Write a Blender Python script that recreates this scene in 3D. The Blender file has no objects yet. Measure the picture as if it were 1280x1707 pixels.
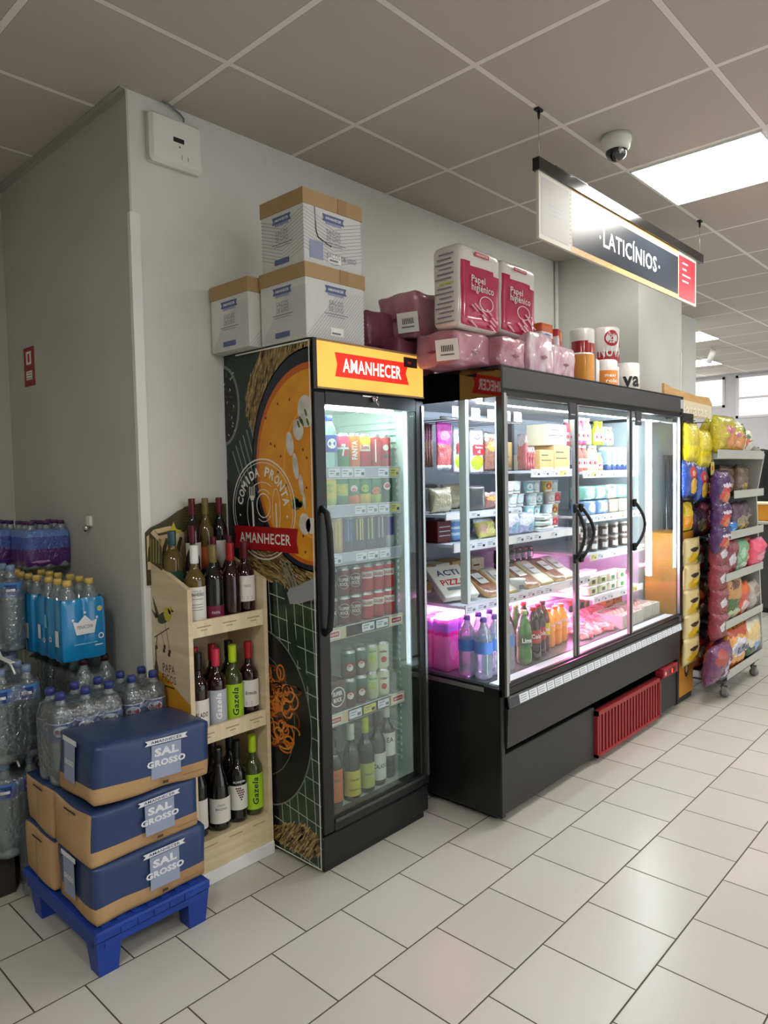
import bpy, bmesh, math, random
from mathutils import Vector, Matrix, noise
PI = math.pi
rnd = random.Random(7)
SC = bpy.context.scene
COL = SC.collection

# ------------------------------------------------------------ camera
F_PX, YAW, PITCH, ROLL = 1183.535, math.radians(43.0615), math.radians(2.9615), math.radians(1.1055)
fw = Vector((math.cos(YAW)*math.cos(PITCH), math.sin(YAW)*math.cos(PITCH), -math.sin(PITCH)))
rt = Vector((math.sin(YAW), -math.cos(YAW), 0.0))
dn = fw.cross(rt)
cr, sr = math.cos(ROLL), math.sin(ROLL)
right = cr*rt + sr*dn
down = -sr*rt + cr*dn
cd = bpy.data.cameras.new('camera')
cam = bpy.data.objects.new('camera', cd)
COL.objects.link(cam)
cam.matrix_world = Matrix(((right.x, -down.x, -fw.x, 0), (right.y, -down.y, -fw.y, 0), (right.z, -down.z, -fw.z, 1.5), (0, 0, 0, 1)))
cd.sensor_fit = 'HORIZONTAL'
cd.sensor_width = 36
cd.lens = F_PX/1280*36
cd.clip_start = 0.05
cd.clip_end = 60
SC.camera = cam

# ------------------------------------------------------------ world, exposure
SC.view_settings.view_transform = 'Standard'
SC.view_settings.look = 'None'
SC.view_settings.gamma = 1
SC.view_settings.exposure = 1.0
SC.view_settings.use_curve_mapping = False
W = bpy.data.worlds.new('World')
SC.world = W
W.use_nodes = True
W.node_tree.nodes['Background'].inputs[0].default_value = (0.93, 0.96, 1.0, 1)
W.node_tree.nodes['Background'].inputs[1].default_value = 0.85
PANEL_POWER = 17.0
LED_POWER = 24.0

# ------------------------------------------------------------ materials
def lin(c):
    return tuple(((v/255)/12.92 if v/255 <= 0.04045 else ((v/255+0.055)/1.055)**2.4) for v in c)+(1.0,)
MATS = {}
def M(name, rgb=(128, 128, 128), rough=0.5, metal=0.0, coat=0.0, emit=0.0, trans=0.0, ior=1.45, alpha=1.0, spec=0.5):
    if name in MATS: return MATS[name]
    m = bpy.data.materials.new(name); m.use_nodes = True
    b = m.node_tree.nodes['Principled BSDF']
    c = lin(rgb)
    b.inputs['Base Color'].default_value = c
    b.inputs['Roughness'].default_value = rough
    b.inputs['Metallic'].default_value = metal
    b.inputs['Coat Weight'].default_value = coat
    b.inputs['Coat Roughness'].default_value = 0.06
    b.inputs['IOR'].default_value = ior
    b.inputs['Transmission Weight'].default_value = trans
    b.inputs['Specular IOR Level'].default_value = spec
    if emit:
        b.inputs['Emission Color'].default_value = c
        b.inputs['Emission Strength'].default_value = emit
    MATS[name] = m
    return m
def N(nt, t, **kw):
    n = nt.nodes.new(t)
    for k, v in kw.items(): setattr(n, k, v)
    return n
def mathn(nt, op, a, b=None, c=None):
    n = N(nt, 'ShaderNodeMath', operation=op)
    for i, v in enumerate((a, b, c)):
        if v is None: continue
        if isinstance(v, (int, float)): n.inputs[i].default_value = v
        else: nt.links.new(v, n.inputs[i])
    return n.outputs[0]
def mixc(nt, fac, a, b):
    n = N(nt, 'ShaderNodeMix', data_type='RGBA')
    for i, v in ((0, fac), (6, a), (7, b)):
        if isinstance(v, (int, float)): n.inputs[i].default_value = v
        elif isinstance(v, tuple): n.inputs[i].default_value = v
        else: nt.links.new(v, n.inputs[i])
    return n.outputs[2]
def noisy(name, c1, c2, scale=8, rough=0.5, bump=0.0, detail=4, coat=0.0, stretch=(1, 1, 1), lo=0.35, hi=0.65, bscale=None):
    """two colours mixed by noise, with optional bump"""
    if name in MATS: return MATS[name]
    m = M(name, c1, rough, coat=coat); nt = m.node_tree; b = nt.nodes['Principled BSDF']
    tc = N(nt, 'ShaderNodeTexCoord'); mp = N(nt, 'ShaderNodeMapping'); mp.inputs['Scale'].default_value = stretch
    nt.links.new(tc.outputs['Object'], mp.inputs[0])
    nz = N(nt, 'ShaderNodeTexNoise'); nz.inputs['Scale'].default_value = scale; nz.inputs['Detail'].default_value = detail
    nt.links.new(mp.outputs[0], nz.inputs['Vector'])
    mr = N(nt, 'ShaderNodeMapRange'); mr.inputs[1].default_value = lo; mr.inputs[2].default_value = hi
    nt.links.new(nz.outputs[0], mr.inputs[0])
    nt.links.new(mixc(nt, mr.outputs[0], lin(c1), lin(c2)), b.inputs['Base Color'])
    if bump:
        n2 = nz
        if bscale:
            n2 = N(nt, 'ShaderNodeTexNoise'); n2.inputs['Scale'].default_value = bscale; n2.inputs['Detail'].default_value = 3
            nt.links.new(mp.outputs[0], n2.inputs['Vector'])
        bp = N(nt, 'ShaderNodeBump'); bp.inputs['Strength'].default_value = bump; bp.inputs['Distance'].default_value = 0.01
        nt.links.new(n2.outputs[0], bp.inputs['Height']); nt.links.new(bp.outputs[0], b.inputs['Normal'])
    return m
def glass(name, tint=(250, 252, 250), refl=0.12, rough=0.0, film=0.0, bump=0.0):
    """thin clear sheet: see-through with a fresnel reflection; film = share of milky diffuse"""
    if name in MATS: return MATS[name]
    m = bpy.data.materials.new(name); m.use_nodes = True; nt = m.node_tree
    nt.nodes.remove(nt.nodes['Principled BSDF']); out = nt.nodes['Material Output']
    tr = N(nt, 'ShaderNodeBsdfTransparent'); tr.inputs[0].default_value = lin(tint)
    gl = N(nt, 'ShaderNodeBsdfGlossy'); gl.inputs['Roughness'].default_value = rough
    lw = N(nt, 'ShaderNodeLayerWeight'); lw.inputs[0].default_value = 0.35
    if bump:
        nz = N(nt, 'ShaderNodeTexNoise'); nz.inputs['Scale'].default_value = 60; nz.inputs['Detail'].default_value = 2
        tc = N(nt, 'ShaderNodeTexCoord'); nt.links.new(tc.outputs['Object'], nz.inputs['Vector'])
        bp = N(nt, 'ShaderNodeBump'); bp.inputs['Strength'].default_value = bump; bp.inputs['Distance'].default_value = 0.01
        nt.links.new(nz.outputs[0], bp.inputs['Height'])
        nt.links.new(bp.outputs[0], gl.inputs['Normal'])
    f = mathn(nt, 'MULTIPLY_ADD', lw.outputs['Fresnel'], refl*1.6, refl*0.12)
    mx = N(nt, 'ShaderNodeMixShader'); nt.links.new(f, mx.inputs[0])
    nt.links.new(tr.outputs[0], mx.inputs[1]); nt.links.new(gl.outputs[0], mx.inputs[2])
    last = mx.outputs[0]
    if film:
        df = N(nt, 'ShaderNodeBsdfDiffuse'); df.inputs[0].default_value = lin(tint)
        m2 = N(nt, 'ShaderNodeMixShader'); m2.inputs[0].default_value = film
        nt.links.new(last, m2.inputs[1]); nt.links.new(df.outputs[0], m2.inputs[2]); last = m2.outputs[0]
    nt.links.new(last, out.inputs[0])
    MATS[name] = m
    return m
def printed(name, base, shapes=(), rough=0.35, coat=0.0, wob=0.06, speck=None, axis=0):
    """packaging print: ellipses/bands (cx, cz, rx, rz, rgb) in the object's own box, over a base colour"""
    if name in MATS: return MATS[name]
    m = M(name, base, rough, coat=coat); nt = m.node_tree; b = nt.nodes['Principled BSDF']
    tc = N(nt, 'ShaderNodeTexCoord'); nz = N(nt, 'ShaderNodeTexNoise'); nz.inputs['Scale'].default_value = 6.0; nz.inputs['Detail'].default_value = 3.0
    nt.links.new(tc.outputs['Generated'], nz.inputs['Vector'])
    sp = N(nt, 'ShaderNodeSeparateXYZ'); nt.links.new(tc.outputs['Generated'], sp.inputs[0])
    w = mathn(nt, 'MULTIPLY_ADD', nz.outputs[0], wob*2, -wob)
    x = mathn(nt, 'ADD', sp.outputs[axis], w); z = mathn(nt, 'ADD', sp.outputs[2], w)
    col = lin(base)
    if speck:
        n3 = N(nt, 'ShaderNodeTexNoise'); n3.inputs['Scale'].default_value = speck[1]; n3.inputs['Detail'].default_value = 3
        nt.links.new(tc.outputs['Generated'], n3.inputs['Vector'])
        mr = N(nt, 'ShaderNodeMapRange'); mr.inputs[1].default_value = 0.85; mr.inputs[2].default_value = 0.6
        nt.links.new(n3.outputs[0], mr.inputs[0]); col = mixc(nt, mr.outputs[0], col, lin(speck[0]))
    for (cx, cz, rx, rz, rgb) in shapes:
        dx = mathn(nt, 'DIVIDE', mathn(nt, 'SUBTRACT', x, cx), rx); dz = mathn(nt, 'DIVIDE', mathn(nt, 'SUBTRACT', z, cz), rz)
        r2 = mathn(nt, 'ADD', mathn(nt, 'MULTIPLY', dx, dx), mathn(nt, 'MULTIPLY', dz, dz))
        k = mathn(nt, 'LESS_THAN', r2, 1.0)
        col = mixc(nt, k, col, lin(rgb))
    nt.links.new(col, b.inputs['Base Color'])
    if rough <= 0.26:   # crinkled film
        nb = N(nt, 'ShaderNodeTexNoise'); nb.inputs['Scale'].default_value = 42; nb.inputs['Detail'].default_value = 2; nb.inputs['Distortion'].default_value = 1.2
        nt.links.new(tc.outputs['Object'], nb.inputs['Vector'])
        bp = N(nt, 'ShaderNodeBump'); bp.inputs['Strength'].default_value = 0.55; bp.inputs['Distance'].default_value = 0.012
        nt.links.new(nb.outputs[0], bp.inputs['Height']); nt.links.new(bp.outputs[0], b.inputs['Normal']); nt.links.new(bp.outputs[0], b.inputs['Coat Normal'])
    return m

# ------------------------------------------------------------ mesh builder
_gl = {}
def glyph(s, bold, fine=False):
    k = (s, bold, fine)
    if k in _gl: return _gl[k]
    cu = bpy.data.curves.new('t', 'FONT'); cu.body = s; cu.size = 1; cu.offset = bold; cu.resolution_u = 2; cu.space_character = 1.07
    o = bpy.data.objects.new('t', cu); me = o.to_mesh()
    v = [(p.co.x, p.co.y) for p in me.vertices]; f = [tuple(p.vertices) for p in me.polygons]
    if fine:   # extra cuts so that lettering follows a curved label
        bm = bmesh.new(); bm.from_mesh(me); bmesh.ops.triangulate(bm, faces=bm.faces)
        for q in range(3):
            ed = [e for e in bm.edges if e.calc_length() > 0.16]
            if ed: bmesh.ops.subdivide_edges(bm, edges=ed, cuts=1); bmesh.ops.triangulate(bm, faces=bm.faces)
        bm.verts.index_update(); v = [(p.co.x, p.co.y) for p in bm.verts]; f = [tuple(p.index for p in q.verts) for q in bm.faces]; bm.free()
    o.to_mesh_clear(); bpy.data.objects.remove(o); bpy.data.curves.remove(cu)
    x0 = min(p[0] for p in v); x1 = max(p[0] for p in v); y0 = min(p[1] for p in v); y1 = max(p[1] for p in v)
    _gl[k] = ([((a-x0)/(x1-x0)-.5, (b-y0)/(y1-y0)-.5) for a, b in v], f)
    return _gl[k]
def flat(o, u, v):
    o = Vector(o); u = Vector(u).normalized(); v = Vector(v).normalized(); n = u.cross(v)
    return lambda a, b, c=0: o+a*u+b*v+c*n
def cyl(cx, cy, z, r, ang):
    def f(a, b, c=0): return Vector((cx+(r+c)*math.cos(ang+a/r), cy+(r+c)*math.sin(ang+a/r), z+b))
    f.curved = True
    return f
class MB:
    def __init__(s): s.v = []; s.f = []; s.mi = []; s.ms = []; s.sm = []
    def _m(s, m):
        if m not in s.ms: s.ms.append(m)
        return s.ms.index(m)
    def add(s, vs, fs, m, smooth=False):
        o = len(s.v); s.v += [tuple(p) for p in vs]; k = s._m(m)
        for f in fs: s.f.append(tuple(i+o for i in f)); s.mi.append(k); s.sm.append(smooth)
        return s
    def box(s, x0, x1, y0, y1, z0, z1, m, bev=0.0):
        if bev <= 0:
            vs = [(x, y, z) for x in (x0, x1) for y in (y0, y1) for z in (z0, z1)]
            return s.add(vs, [(0, 1, 3, 2), (4, 6, 7, 5), (0, 4, 5, 1), (2, 3, 7, 6), (0, 2, 6, 4), (1, 5, 7, 3)], m)
        bm = bmesh.new(); b = bev
        for x, sx in ((x0, 1), (x1, -1)):
            for y, sy in ((y0, 1), (y1, -1)):
                for z, sz in ((z0, 1), (z1, -1)):
                    for p in ((x, y+sy*b, z+sz*b), (x+sx*b, y, z+sz*b), (x+sx*b, y+sy*b, z)): bm.verts.new(p)
        bmesh.ops.convex_hull(bm, input=bm.verts)
        bmesh.ops.dissolve_limit(bm, angle_limit=0.01, verts=bm.verts, edges=bm.edges)
        bm.verts.index_update()
        s.add([v.co[:] for v in bm.verts], [[v.index for v in f.verts] for f in bm.faces], m); bm.free()
        return s
    def lathe(s, prof, cx, cy, cz, mats, seg=20, smooth=True, cap=True):
        """prof: (r, z); mats: one material or one per segment"""
        n = len(prof); vs = []
        for r, z in prof:
            for k in range(seg): a = 2*PI*k/seg; vs.append((cx+r*math.cos(a), cy+r*math.sin(a), cz+z))
        for i in range(n-1):
            m = mats[i] if isinstance(mats, (list, tuple)) else mats
            fs = [(i*seg+k, i*seg+(k+1) % seg, (i+1)*seg+(k+1) % seg, (i+1)*seg+k) for k in range(seg)]
            if i == 0: s.add(vs, fs, m, smooth); base = len(s.v)-len(vs)
            else:
                kk = s._m(m)
                for f in fs: s.f.append(tuple(j+base for j in f)); s.mi.append(kk); s.sm.append(smooth)
        if cap:
            for i, rev in ((0, True), (n-1, False)):
                if prof[i][0] > 1e-5:
                    m = mats[min(i, n-2)] if isinstance(mats, (list, tuple)) else mats
                    f = [base+i*seg+k for k in range(seg)]
                    if rev: f.reverse()
                    s.f.append(tuple(f)); s.mi.append(s._m(m)); s.sm.append(False)
        return s
    def tube(s, pts, r, m, seg=8):
        pts = [Vector(p) for p in pts]; vs = []; prev = None
        for i, p in enumerate(pts):
            d = (pts[min(i+1, len(pts)-1)]-pts[max(i-1, 0)]).normalized()
            if prev is None: a = d.orthogonal().normalized()
            else: a = (prev-d*prev.dot(d)).normalized()
            prev = a; b = d.cross(a)
            for k in range(seg): t = 2*PI*k/seg; vs.append(p+r*(math.cos(t)*a+math.sin(t)*b))
        fs = [(i*seg+k, i*seg+(k+1) % seg, (i+1)*seg+(k+1) % seg, (i+1)*seg+k) for i in range(len(pts)-1) for k in range(seg)]
        fs += [tuple(range(seg-1, -1, -1)), tuple(range((len(pts)-1)*seg, len(pts)*seg))]
        return s.add(vs, fs, m, True)
    def poly(s, fr, pts, m, c=0.0): return s.add([fr(a, b, c) for a, b in pts], [tuple(range(len(pts)))], m)
    def prism(s, fr, pts, c0, c1, m):
        n = len(pts)
        return s.add([fr(a, b, c0) for a, b in pts]+[fr(a, b, c1) for a, b in pts],
                     [tuple(range(n-1, -1, -1)), tuple(range(n, 2*n))]+[(i, (i+1) % n, n+(i+1) % n, n+i) for i in range(n)], m)
    def rect(s, fr, a0, a1, b0, b1, m, c=0.0, n=1):
        vs = []
        for i in range(n+1):
            a = a0+(a1-a0)*i/n; vs += [fr(a, b0, c), fr(a, b1, c)]
        return s.add(vs, [(2*i, 2*i+2, 2*i+3, 2*i+1) for i in range(n)], m, n > 1)
    def ring(s, fr, cx, cy, r0, r1, m, c=0.0, a0=0.0, a1=2*PI, n=40, sx=1.0):
        vs = []
        for i in range(n+1):
            a = a0+(a1-a0)*i/n
            for r in (r0, r1): vs.append(fr(cx+sx*r*math.cos(a), cy+r*math.sin(a), c))
        return s.add(vs, [(2*i, 2*i+1, 2*i+3, 2*i+2) for i in range(n)], m)
    def disc(s, fr, cx, cy, r, m, c=0.0, n=28, sx=1.0):
        return s.poly(fr, [(cx+sx*r*math.cos(2*PI*i/n), cy+r*math.sin(2*PI*i/n)) for i in range(n)], m, c)
    def text(s, fr, t, cx, cy, w, h, m, c=0.0, bold=0.02, skew=0.0, rot=0.0):
        vs, fs = glyph(t, bold, hasattr(fr, 'curved')); cr_, sr_ = math.cos(rot), math.sin(rot)
        P = []
        for a, b in vs:
            x, y = a*w+skew*b*h, b*h
            P.append(fr(cx+x*cr_-y*sr_, cy+x*sr_+y*cr_, c))
        return s.add(P, fs, m)
    def soft(s, w, d, h, matfn, n=(8, 6, 8), rnd_=0.02, bulge=0.0, nz=0.0, nscale=8, seed=0, zc=None, cx=0, cy=0, cz=0):
        """rounded, slightly bulged box, x -w/2..w/2, y -d/2..d/2, z 0..h; matfn(x,y,z,normal axis)->material; zc = own z cuts (0..1)"""
        zs = zc if zc else [i/n[2] for i in range(n[2]+1)]
        xs = [i/n[0] for i in range(n[0]+1)]; ys = [i/n[1] for i in range(n[1]+1)]
        idx = {}; vs = []
        def vert(i, j, k):
            if (i, j, k) in idx: return idx[(i, j, k)]
            p = Vector(((xs[i]-.5)*w, (ys[j]-.5)*d, (zs[k]-.5)*h))
            q = Vector((max(-w/2+rnd_, min(w/2-rnd_, p.x)), max(-d/2+rnd_, min(d/2-rnd_, p.y)), max(-h/2+rnd_, min(h/2-rnd_, p.z))))
            dlt = p-q
            if dlt.length > 1e-9: p = q+dlt.normalized()*min(rnd_, max(abs(dlt.x), abs(dlt.y), abs(dlt.z)))
            if bulge:
                X, Y, Z = 2*p.x/w, 2*p.y/d, 2*p.z/h
                p = p+Vector((X*(1-Y*Y)*(1-Z*Z), Y*(1-X*X)*(1-Z*Z), 0.5*Z*(1-X*X)*(1-Y*Y)))*bulge
            if nz: p = p+noise.noise_vector(p*nscale+Vector((seed*7.3, seed*3.1, 0)))*nz
            idx[(i, j, k)] = len(vs); vs.append((p.x+cx, p.y+cy, p.z+h/2+cz)); return idx[(i, j, k)]
        nx, ny, nz_ = len(xs)-1, len(ys)-1, len(zs)-1; fl = {}
        def put(q, ax):
            c = [(xs[min(a[0] for a in q)]+xs[max(a[0] for a in q)])/2, (ys[min(a[1] for a in q)]+ys[max(a[1] for a in q)])/2, (zs[min(a[2] for a in q)]+zs[max(a[2] for a in q)])/2]
            m = matfn(c[0], c[1], c[2], ax); fl.setdefault(m, []).append([vert(*a) for a in q])
        for i in range(nx):
            for k in range(nz_):
                put([(i, 0, k), (i+1, 0, k), (i+1, 0, k+1), (i, 0, k+1)], '-y'); put([(i, ny, k), (i, ny, k+1), (i+1, ny, k+1), (i+1, ny, k)], '+y')
        for j in range(ny):
            for k in range(nz_):
                put([(0, j, k), (0, j, k+1), (0, j+1, k+1), (0, j+1, k)], '-x'); put([(nx, j, k), (nx, j+1, k), (nx, j+1, k+1), (nx, j, k+1)], '+x')
        for i in range(nx):
            for j in range(ny):
                put([(i, j, 0), (i, j+1, 0), (i+1, j+1, 0), (i+1, j, 0)], '-z'); put([(i, j, nz_), (i+1, j, nz_), (i+1, j+1, nz_), (i, j+1, nz_)], '+z')
        o = len(s.v); s.v += vs
        for m, q in fl.items():
            k = s._m(m)
            for f in q: s.f.append(tuple(i+o for i in f)); s.mi.append(k); s.sm.append(True)
        return s
    def pillow(s, w, h, d, m, seed=0, wr=0.006, nx=12, nz=14, z0=0.0, mb=None):
        """sealed bag standing in x/z, bulging in y"""
        vs = []; id2 = {}
        for side in (-1, 1):
            for i in range(nx+1):
                for k in range(nz+1):
                    u, v = 2*i/nx-1, 2*k/nz-1
                    edge = i in (0, nx) or k in (0, nz)
                    if side == 1 and edge: id2[(side, i, k)] = id2[(-1, i, k)]; continue
                    t = d/2*max(0, (1-u**4))**.6*max(0, (1-abs(v)**3.2))**.75
                    e = w/2*(1-0.07*(1-v*v)*1.0)
                    nn = noise.noise(Vector((u*2.6+seed*5.1, v*3.0, side*2+seed)))*wr+noise.noise(Vector((u*7+seed, v*6, side*5)))*wr*.6
                    nn *= (1-u**6)*(1-v**8)
                    zz = z0+h*(v+1)/2+(noise.noise(Vector((u*2, seed*3.7, v)))*0.006)
                    id2[(side, i, k)] = len(vs); vs.append((u*e, side*(t+nn), zz))
        fs = []; fb = []
        for side in (-1, 1):
            for i in range(nx):
                for k in range(nz):
                    q = [id2[(side, i, k)], id2[(side, i+1, k)], id2[(side, i+1, k+1)], id2[(side, i, k+1)]]
                    if side == 1: q.reverse()
                    (fs if side == -1 else fb).append(q)
        o = len(s.v); s.v += vs
        for L, mm in ((fs, m), (fb, mb or m)):
            k = s._m(mm)
            for f in L: s.f.append(tuple(i+o for i in f)); s.mi.append(k); s.sm.append(True)
        return s

KIDS = {}
def ob(name, mb, parent=None, auto=False):
    me = bpy.data.meshes.new(name); me.from_pydata(mb.v, [], mb.f)
    for m in mb.ms: me.materials.append(m)
    me.polygons.foreach_set('material_index', mb.mi); me.polygons.foreach_set('use_smooth', mb.sm)
    me.update()
    o = bpy.data.objects.new(name, me); COL.objects.link(o)
    if parent is not None:
        off = Vector((0, 0, 0)); p = parent
        while p is not None: off += p.location; p = p.parent
        me.transform(Matrix.Translation(-off))
        o.parent = parent; KIDS.setdefault(parent.name, []).append(o)
    return o
def tag(o, label, cat, group=None, kind=None):
    o['label'] = label; o['category'] = cat
    if group: o['group'] = group
    if kind: o['kind'] = kind
    return o
def thing(name, label, cat, loc=(0, 0, 0), group=None):
    o = bpy.data.objects.new(name, None); COL.objects.link(o); o.location = loc; o.empty_display_size = 0.05
    return tag(o, label, cat, group)
def struct(name, mb, parent=None):
    o = ob(name, mb, parent)
    if parent is None: o['kind'] = 'structure'
    return o
def dup(o, parent=None):
    c = o.copy(); COL.objects.link(c)
    if parent is not None: c.parent = parent; KIDS.setdefault(parent.name, []).append(c)
    for ch in KIDS.get(o.name, []): dup(ch, c)
    return c
PROTO = {}
def place(key, maker, loc, label, rz=0.0, group=None, cat=None, rx=0.0, ry=0.0, sc=None):
    """first use builds the thing at the origin, later uses copy it with its parts"""
    if key not in PROTO: o = maker(); PROTO[key] = o
    else: o = dup(PROTO[key])
    o.location = loc; o.rotation_euler = (rx, ry, rz); o['label'] = label
    if sc: o.scale = sc
    if cat: o['category'] = cat
    if group: o['group'] = group
    elif 'group' in o: del o['group']
    return o
ORD = ['leftmost', 'second from left', 'third from left', 'fourth from left', 'fifth from left', 'sixth from left', 'seventh from left', 'eighth from left', 'ninth from left', 'tenth from left']
X_, Y_, Z_ = (1, 0, 0), (0, 1, 0), (0, 0, 1)
def front(x, y, z): return flat((x, y, z), X_, Z_)         # faces -Y (n = X x Z = -Y)
def side(x, y, z): return flat((x, y, z), (0, -1, 0), Z_)   # faces -X

# ------------------------------------------------------------ common materials
WHITE = M('white_print', (238, 238, 236), 0.5)
BLACKP = M('black_print', (24, 24, 26), 0.5)
GREYP = M('grey_print', (120, 124, 132), 0.6)
PALEG = M('pale_grey_print', (178, 184, 196), 0.6)
RED = M('red_print', (196, 26, 40), 0.4)
STEEL = M('steel', (200, 200, 200), 0.25, 1.0)
ALU = M('aluminium', (168, 168, 166), 0.38, 0.8)
BLACKM = M('black_metal', (20, 20, 21), 0.32)
DGREY = M('dark_grey_metal', (58, 58, 60), 0.4)
CHAR = M('charcoal_metal', (34, 34, 35), 0.38)
GLASS = glass('clear_pane', (249, 252, 251), 0.10)
WPLAST = M('white_plastic', (226, 226, 220), 0.35)
LED = M('led_tube', (238, 246, 255), emit=LED_POWER)
PLED = M('pink_led_tube', (255, 130, 200), emit=60.0)
PAPERT = M('price_paper', (225, 230, 238), 0.6)
YTAG = M('yellow_price_paper', (226, 216, 110), 0.6)

# ------------------------------------------------------------ the shell: floor, ceiling, walls
def floor_mat():
    m = M('floor_tile', (190, 188, 178), 0.22); nt = m.node_tree; b = nt.nodes['Principled BSDF']
    tc = N(nt, 'ShaderNodeTexCoord'); sp = N(nt, 'ShaderNodeSeparateXYZ'); nt.links.new(tc.outputs['Object'], sp.inputs[0])
    WY, LX = 0.30705, 0.3008
    v = mathn(nt, 'DIVIDE', mathn(nt, 'SUBTRACT', 2.0643+10*WY, sp.outputs[1]), WY)
    row = mathn(nt, 'FLOOR', v); par = mathn(nt, 'MODULO', row, 2.0)
    off = mathn(nt, 'MULTIPLY_ADD', par, -0.144, 0.263)
    u = mathn(nt, 'DIVIDE', mathn(nt, 'ADD', mathn(nt, 'SUBTRACT', sp.outputs[0], off), 20*LX), LX)
    fu, fv = mathn(nt, 'FRACT', u), mathn(nt, 'FRACT', v)
    eu = mathn(nt, 'MINIMUM', fu, mathn(nt, 'SUBTRACT', 1.0, fu)); ev = mathn(nt, 'MINIMUM', fv, mathn(nt, 'SUBTRACT', 1.0, fv))
    e = mathn(nt, 'MINIMUM', eu, ev)
    g = mathn(nt, 'LESS_THAN', e, 0.0078)
    cmb = N(nt, 'ShaderNodeCombineXYZ'); nt.links.new(mathn(nt, 'FLOOR', u), cmb.inputs[0]); nt.links.new(row, cmb.inputs[1])
    wn = N(nt, 'ShaderNodeTexWhiteNoise'); nt.links.new(cmb.outputs[0], wn.inputs['Vector'])
    nz = N(nt, 'ShaderNodeTexNoise'); nz.inputs['Scale'].default_value = 1.3; nz.inputs['Detail'].default_value = 3
    nt.links.new(tc.outputs['Object'], nz.inputs['Vector'])
    k = mathn(nt, 'ADD', mathn(nt, 'MULTIPLY', wn.outputs[0], 0.5), mathn(nt, 'MULTIPLY', nz.outputs[0], 0.5))
    tile = mixc(nt, k, lin((181, 180, 169)), lin((196, 195, 186)))
    nt.links.new(mixc(nt, g, tile, lin((70, 64, 56))), b.inputs['Base Color'])
    nt.links.new(mathn(nt, 'MULTIPLY_ADD', g, 0.5, mathn(nt, 'MULTIPLY_ADD', nz.outputs[0], 0.03, 0.25)), b.inputs['Roughness'])
    bp = N(nt, 'ShaderNodeBump'); bp.inputs['Strength'].default_value = 0.4; bp.inputs['Distance'].default_value = 0.002
    nt.links.new(mathn(nt, 'MINIMUM', mathn(nt, 'MULTIPLY', e, 60.0), 1.0), bp.inputs['Height']); nt.links.new(bp.outputs[0], b.inputs['Normal'])
    return m
def ceil_mat():
    m = M('ceiling_tile', (150, 145, 138), 0.9); nt = m.node_tree; b = nt.nodes['Principled BSDF']
    tc = N(nt, 'ShaderNodeTexCoord'); sp = N(nt, 'ShaderNodeSeparateXYZ'); nt.links.new(tc.outputs['Object'], sp.inputs[0])
    u = mathn(nt, 'FRACT', mathn(nt, 'DIVIDE', mathn(nt, 'ADD', sp.outputs[0], 20*0.617-1.505), 0.617))
    v = mathn(nt, 'FRACT', mathn(nt, 'DIVIDE', mathn(nt, 'ADD', sp.outputs[1], 20*0.6-1.504), 0.6))
    e = mathn(nt, 'MINIMUM', mathn(nt, 'MINIMUM', u, mathn(nt, 'SUBTRACT', 1.0, u)), mathn(nt, 'MINIMUM', v, mathn(nt, 'SUBTRACT', 1.0, v)))
    g = mathn(nt, 'LESS_THAN', e, 0.0185); g2 = mathn(nt, 'LESS_THAN', e, 0.021)
    nz = N(nt, 'ShaderNodeTexNoise'); nz.inputs['Scale'].default_value = 260; nz.inputs['Detail'].default_value = 2
    nt.links.new(tc.outputs['Object'], nz.inputs['Vector'])
    c = mixc(nt, nz.outputs[0], lin((176, 170, 162)), lin((190, 184, 176)))
    c = mixc(nt, g2, c, lin((136, 131, 123))); c = mixc(nt, g, c, lin((226, 223, 216)))
    nt.links.new(c, b.inputs['Base Color'])
    return m
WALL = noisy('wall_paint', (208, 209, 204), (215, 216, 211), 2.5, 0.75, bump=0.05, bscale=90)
WALLD = noisy('wall_paint_grey', (182, 182, 175), (189, 189, 182), 2.5, 0.75, bump=0.05, bscale=90)  # wall paint made darker, the return wall's shade is in the colour
TRIM = M('trim_white', (226, 228, 226), 0.4)
CZ = 2.935
mb = MB(); mb.box(-4, 14, -5, 6, -0.1, 0, floor_mat()); struct('floor', mb)
mb = MB(); mb.box(-4, 14, -5, 6, CZ, CZ+0.1, ceil_mat()); struct('ceiling', mb)
mb = MB(); mb.box(1.339, 7.12, 2.5, 3.77, 0, CZ, WALL)
# the return face on the left is its own wall, so the block's left side is the thin slab below, darkened to paint in its shade
struct('wall_back', mb)
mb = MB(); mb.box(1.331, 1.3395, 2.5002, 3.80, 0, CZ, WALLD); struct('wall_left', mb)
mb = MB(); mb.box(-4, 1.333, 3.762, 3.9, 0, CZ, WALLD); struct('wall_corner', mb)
mb = MB(); mb.box(4.47, 5.2, 1.926, 2.499, 0, CZ, WALL); struct('wall_pillar', mb)
mb = MB(); mb.box(-3.1, -3.0, -5, 3.9, 0, CZ, WALLD); struct('wall_side', mb)  # unseen wall added to keep world light off the left return wall
mb = MB(); mb.box(-4, 1.5, -5.1, -5.0, 0, CZ, WALLD); struct('wall_rear', mb)
mb = MB(); mb.box(1.326, 1.345, 2.4915, 2.4995, 0.0, 2.49, TRIM); mb.box(1.326, 1.3309, 2.4995, 2.512, 0.0, 2.49, TRIM)
mb.box(1.345, 1.366, 2.4915, 2.4995, 0.0, 2.49, TRIM); struct('trim_1', mb)
mb = MB(); mb.box(5.17, 5.205, 1.9205, 1.9255, 0.0, 2.33, TRIM); mb.box(5.2005, 5.205, 1.9205, 1.95, 0.0, 2.33, TRIM); struct('trim_2', mb)
mb = MB(); mb.tube([(4.43, 2.485, 1.9), (4.43, 2.485, CZ)], 0.013, TRIM, 10); struct('trim_3', mb)
mb = MB(); TRG = M('ceiling_angle', (168, 168, 160), 0.5)
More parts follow.
